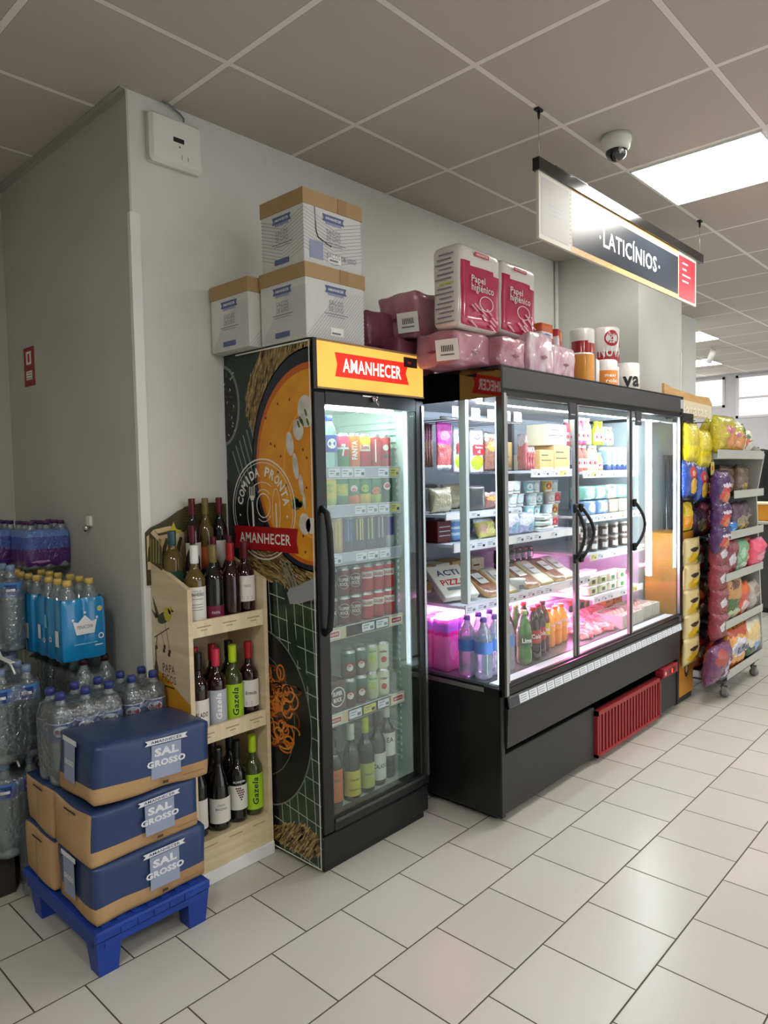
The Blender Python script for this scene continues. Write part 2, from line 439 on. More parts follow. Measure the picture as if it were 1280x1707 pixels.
mb.box(1.308, 1.3305, 2.495, 3.76, CZ-0.006, CZ-0.001, TRG); mb.box(1.3265, 1.3305, 2.495, 3.76, CZ-0.026, CZ-0.006, TRG); struct('trim_4', mb)
# far end of the shop: wall with high windows
FW = noisy('far_wall_paint', (176, 174, 178), (184, 182, 186), 2, 0.7)
mb = MB(); X0 = 11.6
for (y0, y1, z0, z1) in ((-5, 2.0, 0, CZ), (2.0, 3.48, 0, 2.26), (3.48, 3.64, 0, CZ), (3.64, 5.2, 0, 2.44), (5.2, 6, 0, CZ), (2.0, 3.48, 2.9, CZ), (3.64, 5.2, 2.9, CZ)):
    mb.box(X0, X0+0.12, y0, y1, z0, z1, FW)
struct('wall_far', mb)
SKYW = M('window_daylight', (255, 250, 240), emit=1.15); SKYG = M('window_daylight_dim', (226, 222, 220), emit=0.62)
WF = M('window_frame', (190, 188, 190), 0.4)
def window(n, y0, y1, z0, z1, mt, bars):
    r = bpy.data.objects.new('window_%d' % n, None); COL.objects.link(r); r['kind'] = 'structure'; r.location = (X0, (y0+y1)/2, z0)
    b = MB(); t = 0.035
    b.box(X0-0.015, X0+0.03, y0, y1, z0, z0+t, WF); b.box(X0-0.015, X0+0.03, y0, y1, z1-t, z1, WF)
    b.box(X0-0.015, X0+0.03, y0, y0+t, z0, z1, WF); b.box(X0-0.015, X0+0.03, y1-t, y1, z0, z1, WF)
    for z in bars: b.box(X0-0.01, X0+0.03, y0, y1, z-0.015, z+0.015, WF)
    ob('window_frame', b, r); b = MB(); b.box(X0+0.035, X0+0.05, y0, y1, z0, z1, mt); ob('pane', b, r)
window(1, 2.0, 3.48, 2.26, 2.9, SKYG, (2.56,)); window(2, 3.64, 5.2, 2.44, 2.9, SKYW, ())

# ------------------------------------------------------------ ceiling lamps
PANEL = M('lamp_panel', (255, 251, 244), emit=PANEL_POWER)
def mk_panel():
    t = thing('ceiling_light', '', 'ceiling light')
    b = MB(); w, d = 0.2985, 0.29
    for a in ((-w, w, -d, -d+0.008), (-w, w, d-0.008, d), (-w, -w+0.008, -d, d), (w-0.008, w, -d, d)): b.box(a[0], a[1], a[2], a[3], -0.012, -0.001, TRIM)
    ob('lamp_frame', b, t); b = MB(); b.box(-w+0.008, w-0.008, -d+0.008, d-0.008, -0.009, -0.002, PANEL); ob('lamp_diffuser', b, t); return t
for x, y, lb in ((3.665, 1.204, 'bright square ceiling light panel behind the hanging dairy sign'),
                 (3.665, -1.8, 'square ceiling light panel across the aisle, out of frame right'), (0.58, -1.2, 'square ceiling light panel above the camera side of the aisle'),
                 (-0.75, 0.35, 'added square ceiling light panel left of the camera, brightening the left side'), (6.75, -1.8, 'square ceiling light panel far across the aisle'), (6.75, 0.604, 'square ceiling light panel over the snack aisle'),  # panel left of the camera is added to brighten the left side
                 (8.0, 2.95, 'nearer of two small bright ceiling panels beyond the pillar'), (10.0, 3.55, 'farther of two small bright ceiling panels beyond the pillar'), (0.58, -3.6, 'square ceiling light panel at the rear of the shop')):
    place('panel', mk_panel, (x, y, CZ), lb, group='ceiling light panels')

# ------------------------------------------------------------ wall things
t = thing('dome_camera', 'white security dome camera on the ceiling left of the light', 'camera', (2.99, 1.385, CZ))
b = MB(); b.lathe([(0.062, 0), (0.064, -0.02), (0.056, -0.05), (0.047, -0.062)], 2.99, 1.385, CZ-0.001, WPLAST, 28); ob('housing', b, t)
b = MB(); b.lathe([(0.046, -0.055), (0.045, -0.07), (0.037, -0.088), (0.02, -0.101), (0.001, -0.105)], 2.99, 1.385, CZ-0.001, M('dome_black', (14, 14, 16), 0.06, coat=1), 24); ob('dome', b, t)
b = MB(); b.tube([(2.958, 1.353, CZ-.075), (2.952, 1.347, CZ-.082)], .012, STEEL, 14); ob('lens_ring', b, t)

t = thing('router_box', 'white plastic wireless access box high on the wall near the corner', 'wall box', (1.51, 2.5, 2.78))
b = MB(); fr = flat((1.515, 2.4995, 2.785), (1, 0, 0.0), Z_); b.prism(fr, [(-.108, .088), (.108, .088), (.108, -.088), (-.108, -.088)], 0.001, 0.012, WPLAST)
b.box(1.403, 1.627, 2.458, 2.489, 2.693, 2.877, WPLAST, 0.012); ob('housing', b, t)
b = MB(); f2 = front(1.515, 2.4575, 2.785); b.rect(f2, -.018, .028, 0.0, .018, BLACKP, .0005); b.disc(f2, .008, -.015, .004, GREYP, .0005)
for a in (.015, .042): b.rect(f2, a, a+.003, -.06, -.043, GREYP, .0005)
ob('display', b, t)
b = MB(); b.tube([(1.56, 2.485, 2.873), (1.562, 2.486, 2.9), (1.545, 2.488, 2.915), (1.50, 2.482, 2.928), (1.47, 2.48, 2.93)], 0.004, GREYP, 6); ob('cable', b, t)
t = thing('safety_notice', 'small red safety notice on the left return wall', 'sign', (1.331, 3.5, 2.04))
b = MB(); f = side(1.3315, 3.5, 2.04); b.prism(f, [(-.06, -.09), (.06, -.09), (.06, .09), (-.06, .09)], 0.0, 0.003, M('notice_red', (150, 44, 42), 0.5)); ob('plate', b, t)
b = MB(); b.rect(f, -.03, .03, .01, .07, WHITE, .0035); b.rect(f, -.012, .012, .02, .06, RED, .004); b.rect(f, -.035, .035, -.06, -.02, WHITE, .0035)
for k in range(3): b.rect(f, -.028, .028, -.055+k*.012, -.051+k*.012, GREYP, .004)
ob('pictogram', b, t)
t = thing('wall_hook', 'small white plastic knob screwed to the left return wall', 'hook', (1.331, 2.925, 1.33))
b = MB(); b.box(1.318, 1.3315, 2.905, 2.945, 1.31, 1.355, WPLAST, 0.004); ob('backplate', b, t)
b = MB(); b.lathe([(0.008, 0), (0.011, 0.01), (0.013, 0.02), (0.004, 0.026)], 1.31, 2.925, 1.29, STEEL, 14); ob('knob', b, t)

# ------------------------------------------------------------ hanging sign
t = thing('hanging_sign', 'long hanging shop sign reading LATICINIOS above the dairy cooler', 'sign', (3.4, 1.5, 2.43))
b = MB(); b.box(2.52, 4.345, 1.485, 1.515, 2.692, 2.74, M('rail_black', (16, 16, 17), 0.16, coat=0.3)); ob('rail', b, t)
SG = M('sign_board', (222, 218, 206), 0.5, spec=.12)
b = MB(); b.box(2.53, 4.252, 1.494, 1.506, 2.43, 2.692, SG)
f = front(0, 1.494, 0)
b.rect(f, 2.795, 3.985, 2.43, 2.692, noisy('sign_wood', (226, 186, 130), (200, 156, 98), 30, 0.35, stretch=(1, 1, 14)), .0006)
b.rect(f, 2.80, 3.98, 2.455, 2.655, M('sign_slate', (42, 48, 56), 0.3, spec=.3), .001)
HS = M('sign_hatch', (225, 205, 175), 0.3)
for i in range(72):
    a = 2.80+i*.0163; b.poly(f, [(a, 2.656), (a+.006, 2.656), (a+.012, 2.667), (a+.006, 2.667)], WHITE, .0012)
b.text(f, 'LATICÍNIOS', 3.387, 2.563, .60, .098, WHITE, .0015, 0.014)
b.disc(f, 3.055, 2.55, .008, WHITE, .0015); b.disc(f, 3.72, 2.55, .008, WHITE, .0015)
b.rect(f, 2.55, 2.77, 2.45, 2.675, M('sign_left', (196, 194, 190), 0.5, spec=.12), .0006)
for k in range(3): b.rect(f, 2.60+.01*k, 2.72-.01*k, 2.575-.018*k, 2.580-.018*k, PALEG, .001)
for k in range(12): b.rect(f, 2.776, 2.786, 2.46+k*.018, 2.466+k*.018, PALEG, .001)
b.rect(f, 3.99, 4.235, 2.443, 2.672, M('sign_red', (196, 52, 64), 0.4, spec=.3), .001)
for k in range(4): b.rect(f, 4.04, (4.12, 4.10, 4.16, 4.13)[k], 2.632-.032*k, 2.640-.032*k, WHITE, .0015)
ob('board', b, t)
for x in (2.545, 4.325):
    b = MB(); b.tube([(x, 1.5, 2.74), (x, 1.5, CZ-0.012)], 0.0012, STEEL, 5); wv = ob('wire', b, t)
    b = MB(); b.box(x-.018, x+.018, 1.49, 1.51, CZ-.01, CZ-.001, BLACKM); b.lathe([(.004, -.03), (.006, -.012), (.006, 0)], x, 1.5, CZ-.01, BLACKM, 10); ob('ceiling_clip', b, wv)
b = MB(); b.box(2.66, 2.93, 1.487, 1.513, 2.741, 2.747, BLACKM); ob('rail_insert', b, t)

# ------------------------------------------------------------ upright drinks fridge
FX0, FX1, FY, FZ = 1.722, 2.345, 1.948, 2.003
fr_ = thing('drinks_fridge', 'tall black glass-door drinks fridge with lit amber header and food poster side', 'fridge', (2.03, 2.22, 0))
INW = M('fridge_liner', (212, 226, 220), 0.45)
b = MB()
b.box(FX0, FX0+.035, 2.0, 2.497, .03, FZ, BLACKM); b.box(FX1-.035, FX1, 2.0, 2.497, .03, FZ, BLACKM)
b.box(FX0+.035, FX1-.035, 2.46, 2.497, .03, FZ, BLACKM)
b.box(FX0+.035, FX1-.035, 2.0, 2.46, 1.80, FZ, BLACKM); b.box(FX0+.035, FX1-.035, 2.0, 2.46, .03, .15, BLACKM)
b.box(FX0, FX0+.02, 1.955, 2.0, 1.825, FZ, BLACKM)
ob('cabinet', b, fr_)
b = MB()
b.box(FX0+.036, FX0+.052, 2.0, 2.458, .15, 1.80, INW); b.box(FX1-.052, FX1-.036, 2.0, 2.458, .15, 1.80, INW)
b.box(FX0+.052, FX1-.052, 2.445, 2.459, .15, 1.80, INW); b.box(FX0+.052, FX1-.052, 2.0, 2.445, 1.785, 1.799, INW); b.box(FX0+.052, FX1-.052, 2.0, 2.445, .151, .185, INW)
for k in range(52):   # moulded shelf-peg ribs of the right inner wall
    z = .25+k*.029
    b.box(FX1-.060, FX1-.052, 2.06, 2.42, z, z+.012, INW)
ob('liner', b, fr_)
b = MB(); b.box(FX0, FX1, 1.955, 2.46, .03, .142, BLACKM, .006); b.box(FX0+.02, FX1-.02, 1.97, 2.44, 0, .03, BLACKM); ob('plinth', b, fr_)
# door
b = MB(); dz0, dz1, y0, y1 = .152, 1.812, 1.950, 1.998; gx0, gx1, gz0, gz1 = 1.782, 2.293, .205, 1.765
b.box(FX0+.004, gx0, y0, y1, dz0, dz1, BLACKM, .004); b.box(gx1, FX1, y0, y1, dz0, dz1, BLACKM, .004)
b.box(gx0, gx1, y0, y1, dz0, gz0, BLACKM); b.box(gx0, gx1, y0, y1, gz1, dz1, BLACKM)
dr = ob('door', b, fr_)
b = MB(); b.box(gx0-.004, gx1+.004, 1.954, 1.958, gz0-.004, gz1+.004, glass('fridge_pane', (242, 247, 246), 0.11, 0.0)); ob('pane', b, dr)
b = MB(); b.box(2.326, 2.340, 1.944, 1.951, .19, 1.79, STEEL); b.box(gx0, gx1+.02, 1.946, 1.951, .186, .198, M('door_trim', (92, 96, 96), 0.3, 0.8)); ob('chrome_strip', b, dr)
b = MB(); b.tube([(2.035, 1.951, 1.80), (2.035, 1.936, 1.80)], .011, STEEL, 14); ob('lock', b, dr)
b = MB(); b.tube([(2.035, 1.935, 1.80), (2.03, 1.925, 1.785), (2.04, 1.925, 1.772), (2.045, 1.93, 1.79)], .0025, STEEL, 6); b.box(1.975, 2.06, 1.946, 1.951, 1.806, 1.811, STEEL); ob('key', b, dr)
b = MB(); pts = [(1.752, 1.952, 1.385), (1.754, 1.925, 1.365), (1.758, 1.918, 1.30), (1.760, 1.912, 1.15), (1.758, 1.918, 1.00), (1.754, 1.925, .935), (1.752, 1.952, .915)]
b.tube(pts, .012, M('handle_black', (15, 15, 16), 0.5), 10); ob('door_handle', b, dr)
# lit header
HA = M('header_amber', (238, 176, 78), emit=0.4); HR = M('header_red', (236, 30, 10), emit=.55); HWt = M('header_white', (255, 250, 235), emit=.8)
def amber():
    m = HA; nt = m.node_tree; bs = nt.nodes['Principled BSDF']
    tc = N(nt, 'ShaderNodeTexCoord'); nz = N(nt, 'ShaderNodeTexNoise'); nz.inputs['Scale'].default_value = 4; nt.links.new(tc.outputs['Object'], nz.inputs[0])
    nt.links.new(mathn(nt, 'MULTIPLY_ADD', nz.outputs[0], .6, 0.12), bs.inputs['Emission Strength'])
amber()
b = MB(); b.box(FX0, 1.740, 1.944, 2.0, 1.818, FZ, BLACKM); b.box(1.740, FX1, 1.9445, 1.96, 1.822, 1.828, M('header_rim', (150, 120, 80), .4)); b.box(1.740, FX1, 1.9445, 1.96, 1.996, FZ, MATS['header_rim'])
b.box(1.740, FX1, 1.950, 2.0, 1.828, 1.996, BLACKM); hd = ob('header_box', b, fr_)
b = MB(); f = front(0, 1.9495, 0); b.rect(f, 1.741, FX1, 1.828, 1.996, HA)
b.poly(f, [(1.833, 1.962), (2.252, 1.962), (2.232, 1.918), (2.252, 1.872), (1.833, 1.872), (1.845, 1.918)], HR, .001)
b.text(f, 'AMANHECER', 2.038, 1.917, .33, .052, HWt, .002, .016); ob('lit_sign', b, hd)
b = MB(); b.box(2.222, 2.302, 1.9445, 1.95, 1.945, 1.985, BLACKP); b.rect(front(0, 1.944, 0), 2.24, 2.262, 1.958, 1.968, M('display_red', (120, 20, 24), emit=.3)); ob('thermostat', b, hd)
b = MB(); b.box(gx0+.01, gx1-.08, 2.004, 2.022, 1.755, 1.775, M('fridge_led', (236, 255, 246), emit=26)); ob('light_tube', b, fr_)
# shelves
SH = [1.535, 1.385, 1.195, .905, .565]
WIRE = M('shelf_wire', (205, 212, 212), .35, .2)
def price_rail(b, f, a0, a1, z0, z1, seed, base=WHITE, n=7, tags=(PAPERT, PAPERT, YTAG)):
    r = random.Random(seed); b.rect(f, a0, a1, z0, z1, base, .0)
    w = (a1-a0)/n
    for i in range(n):
        if r.random() < .15: continue
        x = a0+i*w+w*.06; h = z1-z0
        b.rect(f, x, x+w*.86, z0+h*.12, z1-h*.12, tags[0] if r.random() < .85 else tags[2], .0008)
        b.rect(f, x+w*.08, x+w*.5, z0+h*.62, z0+h*.70, GREYP, .0014); b.rect(f, x+w*.08, x+w*.4, z0+h*.4, z0+h*.47, GREYP, .0014)
        b.rect(f, x+w*.55, x+w*.78, z0+h*.25, z0+h*.52, BLACKP if r.random() < .4 else GREYP, .0014)
for i, z in enumerate(SH):
    b = MB()
    for k in range(26): x = 1.79+k*.0185; b.tube([(x, 2.03, z-.006), (x, 2.43, z-.006)], .0018, WIRE, 5)
    b.tube([(1.776, 2.032, z-.01), (2.286, 2.032, z-.01)], .003, WIRE, 6); b.tube([(1.776, 2.42, z-.01), (2.286, 2.42, z-.01)], .003, WIRE, 6)
    s_ = ob('shelf', b, fr_)
    b = MB(); b.box(1.778, 2.27, 2.021, 2.026, z-.046, z+.002, (WHITE, WHITE, WHITE, RED, RED)[i] if False else WHITE)
    f = front(0, 2.0205, 0)
    if i < 3: price_rail(b, f, 1.78, 2.268, z-.044, z, 11+i, PALEG, 7)
    else:
        b.rect(f, 1.78, 2.268, z-.044, z, M('rail_beige', (214, 196, 160), .5), 0)
        price_rail(b, f, 1.93, 2.18, z-.044, z, 11+i, WHITE, 3)
        for a in (1.86, 2.225): b.rect(f, a-.035, a+.035, z-.038, z-.006, WHITE, .001); b.rect(f, a-.03, a+.03, z-.032, z-.012, RED, .0014); b.text(f, 'AMANHECER', a, z-.022, .05, .008, WHITE, .002, .03)
    ob('price_rail', b, s_)

# food poster on the fridge's left side, drawn on one printed sheet
PG = M('poster_green', (38, 50, 44), .4); PBLK = M('poster_black', (26, 28, 28), .4); PNAVY = M('poster_rim', (34, 38, 50), .4)
SOUP = noisy('poster_soup', (214, 136, 26), (230, 160, 38), 5, .4, lo=.4, hi=.6); SOUP2 = M('poster_soup_edge', (196, 100, 28), .4)
CREAM = noisy('poster_cream', (226, 222, 212), (196, 190, 182), 30, .4); WHT1 = noisy('poster_wheat', (150, 122, 74), (96, 74, 40), 40, .4); WHT2 = M('poster_straw', (186, 160, 108), .4)
CLO = noisy('poster_cloth', (30, 54, 40), (40, 66, 50), 14, .4); CLD = M('poster_cloth_dark', (30, 48, 38), .4); LINE = M('poster_line', (176, 190, 176), .4)
RIMG = M('poster_grey_rim', (120, 128, 124), .4); FORK = M('poster_fork', (120, 138, 134), .4); PAS1 = M('poster_pasta', (206, 116, 40), .4); PAS2 = M('poster_pasta_light', (222, 150, 66), .4); PAS3 = M('poster_pasta_dark', (120, 52, 26), .4)
HERB = M('poster_herb', (84, 112, 48), .4); SPOON = M('poster_spoon', (150, 154, 160), .35)
PW, PH, PZ = .552, 1.975, .022
def P_(a, z, c=0): return Vector((1.7205-c, 2.508-a, z))
def clip(pts, a0=.004, a1=PW, z0=PZ, z1=PH+PZ):
    def cut(ps, ins, it):
        o = []
        for i, p in enumerate(ps):
            q = ps[i-1]
            if ins(p):
                if not ins(q): o.append(it(q, p))
                o.append(p)
            elif ins(q): o.append(it(q, p))
        return o
    def ix(v): return lambda p, q: (v, p[1]+(q[1]-p[1])*(v-p[0])/(q[0]-p[0]))
    def iz(v): return lambda p, q: (p[0]+(q[0]-p[0])*(v-p[1])/(q[1]-p[1]), v)
    for ins, it in ((lambda p: p[0] >= a0, ix(a0)), (lambda p: p[0] <= a1, ix(a1)), (lambda p: p[1] >= z0, iz(z0)), (lambda p: p[1] <= z1, iz(z1))):
        if len(pts) < 3: return []
        pts = cut(pts, ins, it)
    return pts
b = MB(); LAY = [0]
def pp(pts, m, c):
    q = clip(list(pts))
    if len(q) > 2: b.poly(P_, q, m, c*.00025)
def pell(cx, cz, rx, rz, m, c, n=48, rot=0): pp([(cx+rx*math.cos(2*PI*i/n)*math.cos(rot)-rz*math.sin(2*PI*i/n)*math.sin(rot), cz+rx*math.cos(2*PI*i/n)*math.sin(rot)+rz*math.sin(2*PI*i/n)*math.cos(rot)) for i in range(n)], m, c)
def pring(cx, cz, rx, rz, w, m, c, a0=0, a1=2*PI, n=48):
    for i in range(n):
        t0, t1 = a0+(a1-a0)*i/n, a0+(a1-a0)*(i+1)/n
        pp([(cx+(rx+e)*math.cos(t), cz+(rz+e)*math.sin(t)) for t, e in ((t0, 0), (t1, 0), (t1, w), (t0, w))], m, c)
def pline(p, q, w, m, c):
    d = Vector((q[0]-p[0], q[1]-p[1])); n = Vector((-d.y, d.x)).normalized()*w/2
    pp([(p[0]+n.x, p[1]+n.y), (q[0]+n.x, q[1]+n.y), (q[0]-n.x, q[1]-n.y), (p[0]-n.x, p[1]-n.y)], m, c)
b.box(1.7205, 1.7215, 2.508-PW, 2.4965, PZ, PH+PZ+.003, PG)
pp([(0, 0), (.6, 0), (.6, 1.2), (0, 1.5)], PBLK, 1)
r = random.Random(3)
def wheat(poly, ang, n, seed, L=.06, c=3):
    rr = random.Random(seed); pp(poly, WHT1, c)
    xs = [p[0] for p in poly]; zs = [p[1] for p in poly]
    def inside(x, z):
        ok = False
        for i in range(len(poly)):
            (x1, z1), (x2, z2) = poly[i], poly[i-1]
            if (z1 > z) != (z2 > z) and x < (x2-x1)*(z-z1)/(z2-z1)+x1: ok = not ok
        return ok
    for k in range(n):
        x, z = rr.uniform(min(xs), max(xs)), rr.uniform(min(zs), max(zs))
        if not inside(x, z): continue
        a = ang+rr.uniform(-.25, .25); l = L*rr.uniform(.4, 1)
        pline((x-l/2*math.cos(a), z-l/2*math.sin(a)), (x+l/2*math.cos(a), z+l/2*math.sin(a)), rr.uniform(.0025, .006), WHT2 if rr.random() < .7 else M('poster_straw_dark', (84, 64, 34), .4), c+1)
pell(.0, 1.80, .112, .165, RIMG, 2); pell(.0, 1.80, .100, .152, PBLK, 3)
for k in range(24): x, z = r.uniform(.01, .085), r.uniform(1.67, 1.93); pell(x, z, .007, .003, HERB if k % 2 else LINE, 4, 6, r.uniform(0, 3))
wheat([(.275, 2.01), (.56, 2.02), (.56, 1.95), (.42, 1.89), (.32, 1.82), (.25, 1.71), (.20, 1.66), (.165, 1.74), (.15, 1.83), (.205, 1.92)], 1.25, 420, 4)
for k in range(6): pline((.055+k*.025, 1.61+k*.021), (.13+k*.02, 1.45+k*.022), .007, FORK, 5)
# soup bowl
pell(.54, 1.56, .352, .412, RIMG, 6, 64); pell(.54, 1.56, .346, .406, PNAVY, 7, 64); pell(.54, 1.545, .325, .372, SOUP2, 8, 64); pell(.545, 1.54, .315, .352, SOUP, 9, 64)
pring(.56, 1.52, .17, .24, .008, M('poster_soup_light', (232, 168, 60), .4), 10, PI*.5, PI*1.5)
for (x, z, a, c2) in ((.52, 1.74, .045, .06), (.475, 1.675, .03, .04), (.425, 1.625, .022, .045), (.455, 1.54, .016, .05), (.485, 1.47, .012, .04), (.50, 1.41, .008, .03), (.50, 1.325, .032, .04), (.535, 1.32, .03, .03)): pell(x, z, a, c2, CREAM, 11, 20, .15)
for (x, z) in ((.49, 1.71), (.50, 1.70), (.52, 1.735), (.478, 1.695), (.53, 1.70)): pell(x, z, .006, .016, HERB, 12, 10, .4)
for k in range(14): pell(.455+r.uniform(-.02, .028), 1.40+r.uniform(-.02, .025), .011, .010, HERB, 12, 8, r.uniform(0, 3))
for (x, z) in ((.36, 1.78), (.43, 1.79), (.285, 1.73), (.37, 1.58), (.335, 1.62), (.50, 1.60), (.52, 1.57), (.40, 1.47), (.35, 1.52), (.49, 1.28), (.50, 1.22), (.31, 1.63), (.515, 1.46)): pell(x, z, .005, .006, PAS3, 12, 8)
# logo
WL = M('poster_white', (232, 230, 220), .4); CX, CZ_ = .25, 1.375
pring(CX, CZ_, .195, .195, .0055, WL, 14, 0, 2*PI, 72); pring(CX, CZ_, .183, .183, .0025, WL, 14, 0, 2*PI, 72)
for i, ch in enumerate('COMIDA PRONTA'):
    if ch == ' ': continue
    a = PI-.22-(PI-.44)*i/12; rr_ = .149
    b.text(P_, ch, CX+rr_*math.cos(a), CZ_+rr_*math.sin(a), .010 if ch == 'I' else .030, .038, WL, 14*.00025, .03, rot=a-PI/2)
for sx in (-1, 1): pell(CX+sx*.15, CZ_-.025, .005, .005, WL, 14, 10)
pring(CX, CZ_+.0, .105, .105, .003, WL, 14, PI*.32, PI*.68, 14)
pring(CX+.005, CZ_+.015, .04, .045, .004, WL, 14); pring(CX+.005, CZ_+.015, .055, .062, .003, WL, 14, PI*.25, PI*.7, 12); pring(CX+.005, CZ_+.015, .055, .062, .003, WL, 14, PI*1.3, PI*1.8, 12)
for k in range(4): pline((CX-.083+k*.011, 1.465), (CX-.083+k*.011, 1.425), .0045, WL, 14)
pp([(CX-.086, 1.43), (CX-.047, 1.43), (CX-.06, 1.405), (CX-.073, 1.405)], WL, 14); pline((CX-.066, 1.41), (CX-.062, 1.30), .011, WL, 14)
pring(CX-.066, 1.36, .034, .075, .003, WL, 14, PI*.62, PI*1.4, 16); pring(CX+.085, 1.37, .022, .085, .003, WL, 14, -PI*.5, PI*1.2, 24); pline((CX+.083, 1.40), (CX+.085, 1.30), .008, WL, 14)
BAN = M('poster_banner', (168, 18, 28), .4)
# lower photographs
wheat([(.08, 1.205), (.42, 1.215), (.56, 1.17), (.56, 1.04), (.44, 1.06), (.38, 1.07), (.30, 1.09), (.10, 1.12)], -.35, 360, 5, .05, 5)
pell(.54, 1.56, .352, .412, RIMG, 6, 64)
pp([(.30, 1.10), (.385, 1.075), (.40, 1.02), (.56, 1.03), (.56, .02), (.30, .02)], CLO, 7)
for k in range(7): pline((.27+k*.05, 1.10), (.33+k*.05, .0), .0035, LINE, 8)
for k in range(13): pline((.27, 1.045-k*.082), (.56, 1.005-k*.082), .0035, LINE, 8)
pp([(.36, 1.085), (.40, 1.04), (.44, .85), (.52, .70), (.50, .70), (.40, .86)], CLD, 8.5)
for k in range(3): pline((.35+k*.022, 1.18), (.41+k*.022, 1.075), .007, FORK, 9)
pp([(.385, 1.055), (.40, 1.075), (.44, 1.085), (.56, 1.135), (.56, 1.055), (.45, 1.02), (.40, 1.015)], SPOON, 10)
pell(.20, .54, .312, .362, RIMG, 11, 64); pell(.20, .54, .306, .356, PBLK, 12, 64); pring(.19, .55, .22, .25, .003, RIMG, 13)
for k in range(60):
    x, z = r.uniform(.24, .43), r.uniform(.44, .74); 
    if ((x-.25)/.2)**2+((z-.59)/.17)**2 > 1: continue
    pring(x, z, r.uniform(.015, .04), r.uniform(.012, .035), .008, r.choice((PAS1, PAS2, PAS1, PAS3)), 13+k*.05, r.uniform(0, 6), r.uniform(6.5, 10), 10)
wheat([(.25, .10), (.33, .125), (.45, .17), (.53, .15), (.54, .075), (.47, .04), (.25, .045)], .9, 200, 6, .05, 9)
pp([(.055, 1.306), (.462, 1.306), (.452, 1.258), (.462, 1.212), (.055, 1.212), (.066, 1.258)], BAN, 18)
b.text(P_, 'AMANHECER', .256, 1.260, .325, .042, WL, 19*.00025, .018)
for x0, x1, z0, z1 in ((PW-.0065, PW-.001, PZ, PH+PZ), (.004, PW, PZ, PZ+.005), (.10, PW, PH+PZ-.006, PH+PZ)): pp([(x0, z0), (x1, z0), (x1, z1), (x0, z1)], WL, 20)
ob('side_poster', b, fr_)

# ------------------------------------------------------------ drinks in the fridge
CANTOP = M('can_top', (190, 192, 194), .28, .9)
def canmaker(key, cols, h=.115, r=.0315, art=None, cat='drink can'):
    """cols: list of (fraction, material) bottom to top"""
    def mk():
        t = thing('drink_can', '', cat); pr = [(r*.82, 0), (r, .008)]; ms = [cols[0][1]]; z0 = .008; z1 = h-.012
        for fr2, m in cols: pr.append((r, z0+(z1-z0)*fr2)); ms.append(m)
        pr.append((r*.82, h-.002)); ms.append(CANTOP)
        b = MB(); b.lathe(pr, 0, 0, 0, ms, 22, cap=False); b.lathe([(.001, .002), (r*.82, .0)], 0, 0, 0, CANTOP, 22, cap=False)
        if art: art(b, cyl(0, 0, 0, r+.0004, math.radians(-118)), h)
        ob('can_body', b, t)
        b = MB(); b.lathe([(r*.82, h-.002), (r*.84, h), (r*.78, h), (r*.76, h-.004), (.001, h-.004)], 0, 0, 0, CANTOP, 22, cap=False); b.box(-.009, .009, -.012, .006, h-.0035, h-.0018, CANTOP); ob('can_lid', b, t)
        return t
    return mk
def C(name, rgb, rough=.3, **k): return M('can_'+name, rgb, rough, **k)
def word(w, m, cy=.5, ww=.038, hh=.02, rot=0, cx=0, bold=.03):
    return lambda b, f, h: b.text(f, w, cx, h*cy, ww, hh, m, .0003, bold, rot=rot)
def mult(*fs): return lambda b, f, h: [g(b, f, h) for g in fs]
def dsc(m, cy=.5, r=.02, cx=0, c=.0002, sx=1): return lambda b, f, h: b.add([f(cx+sx*q[0], h*cy+q[1], c) for q in [(0, 0)]+[(r*math.cos(2*PI*i/16), r*math.sin(2*PI*i/16)) for i in range(16)]], [(0, i+1, (i+1) % 16+1) for i in range(16)], m)
def rg(m, cy=.5, r=.02, w=.0015, cx=0): return lambda b, f, h: b.ring(f, cx, h*cy, r-w, r, m, .0004, 0, 2*PI, 20)
def strp(m, xs, w=.004, z0=.15, z1=.85): return lambda b, f, h: [b.rect(f, x, x+w, h*z0, h*z1, m, .0003) for x in xs]
OR_, RD, YL, GR, LG, DG, PK, BK, DR, BR = (C('orange', (240, 124, 28)), C('red', (190, 38, 44)), C('yellow', (222, 206, 50)), C('green', (62, 138, 78)), C('lime', (176, 204, 60)), C('dark_green', (28, 84, 52)), C('pink', (226, 70, 110)), C('black', (26, 28, 32)), C('dark_red', (108, 24, 22)), C('brown', (84, 60, 48)))
GO, BLU, PU, PGR, WH, TEA = C('gold', (190, 156, 62)), C('blue', (52, 74, 170)), C('purple', (56, 44, 140)), C('pale_green', (188, 208, 160)), C('white', (232, 232, 228)), C('teal', (40, 96, 84))
def water_small():
    t = thing('small_water_bottle', '', 'bottle'); WG = glass('bottle_water_clear', (226, 238, 240), .3, .03, .14)
    b = MB(); b.lathe([(.028, 0), (.031, .01), (.031, .12), (.026, .15), (.013, .178), (.0125, .19)], 0, 0, 0, WG, 20); ob('bottle_body', b, t)
    b = MB(); b.lathe([(.015, .182), (.015, .2), (.012, .203)], 0, 0, 0, BLU, 16); ob('cap', b, t)
    b = MB(); b.lathe([(.0315, .06), (.0315, .125)], 0, 0, 0, BLU, 20, cap=False); f = cyl(0, 0, 0, .032, math.radians(-110)); dsc(WH, .46, .02)(b, f, .2); ob('label', b, t); return t
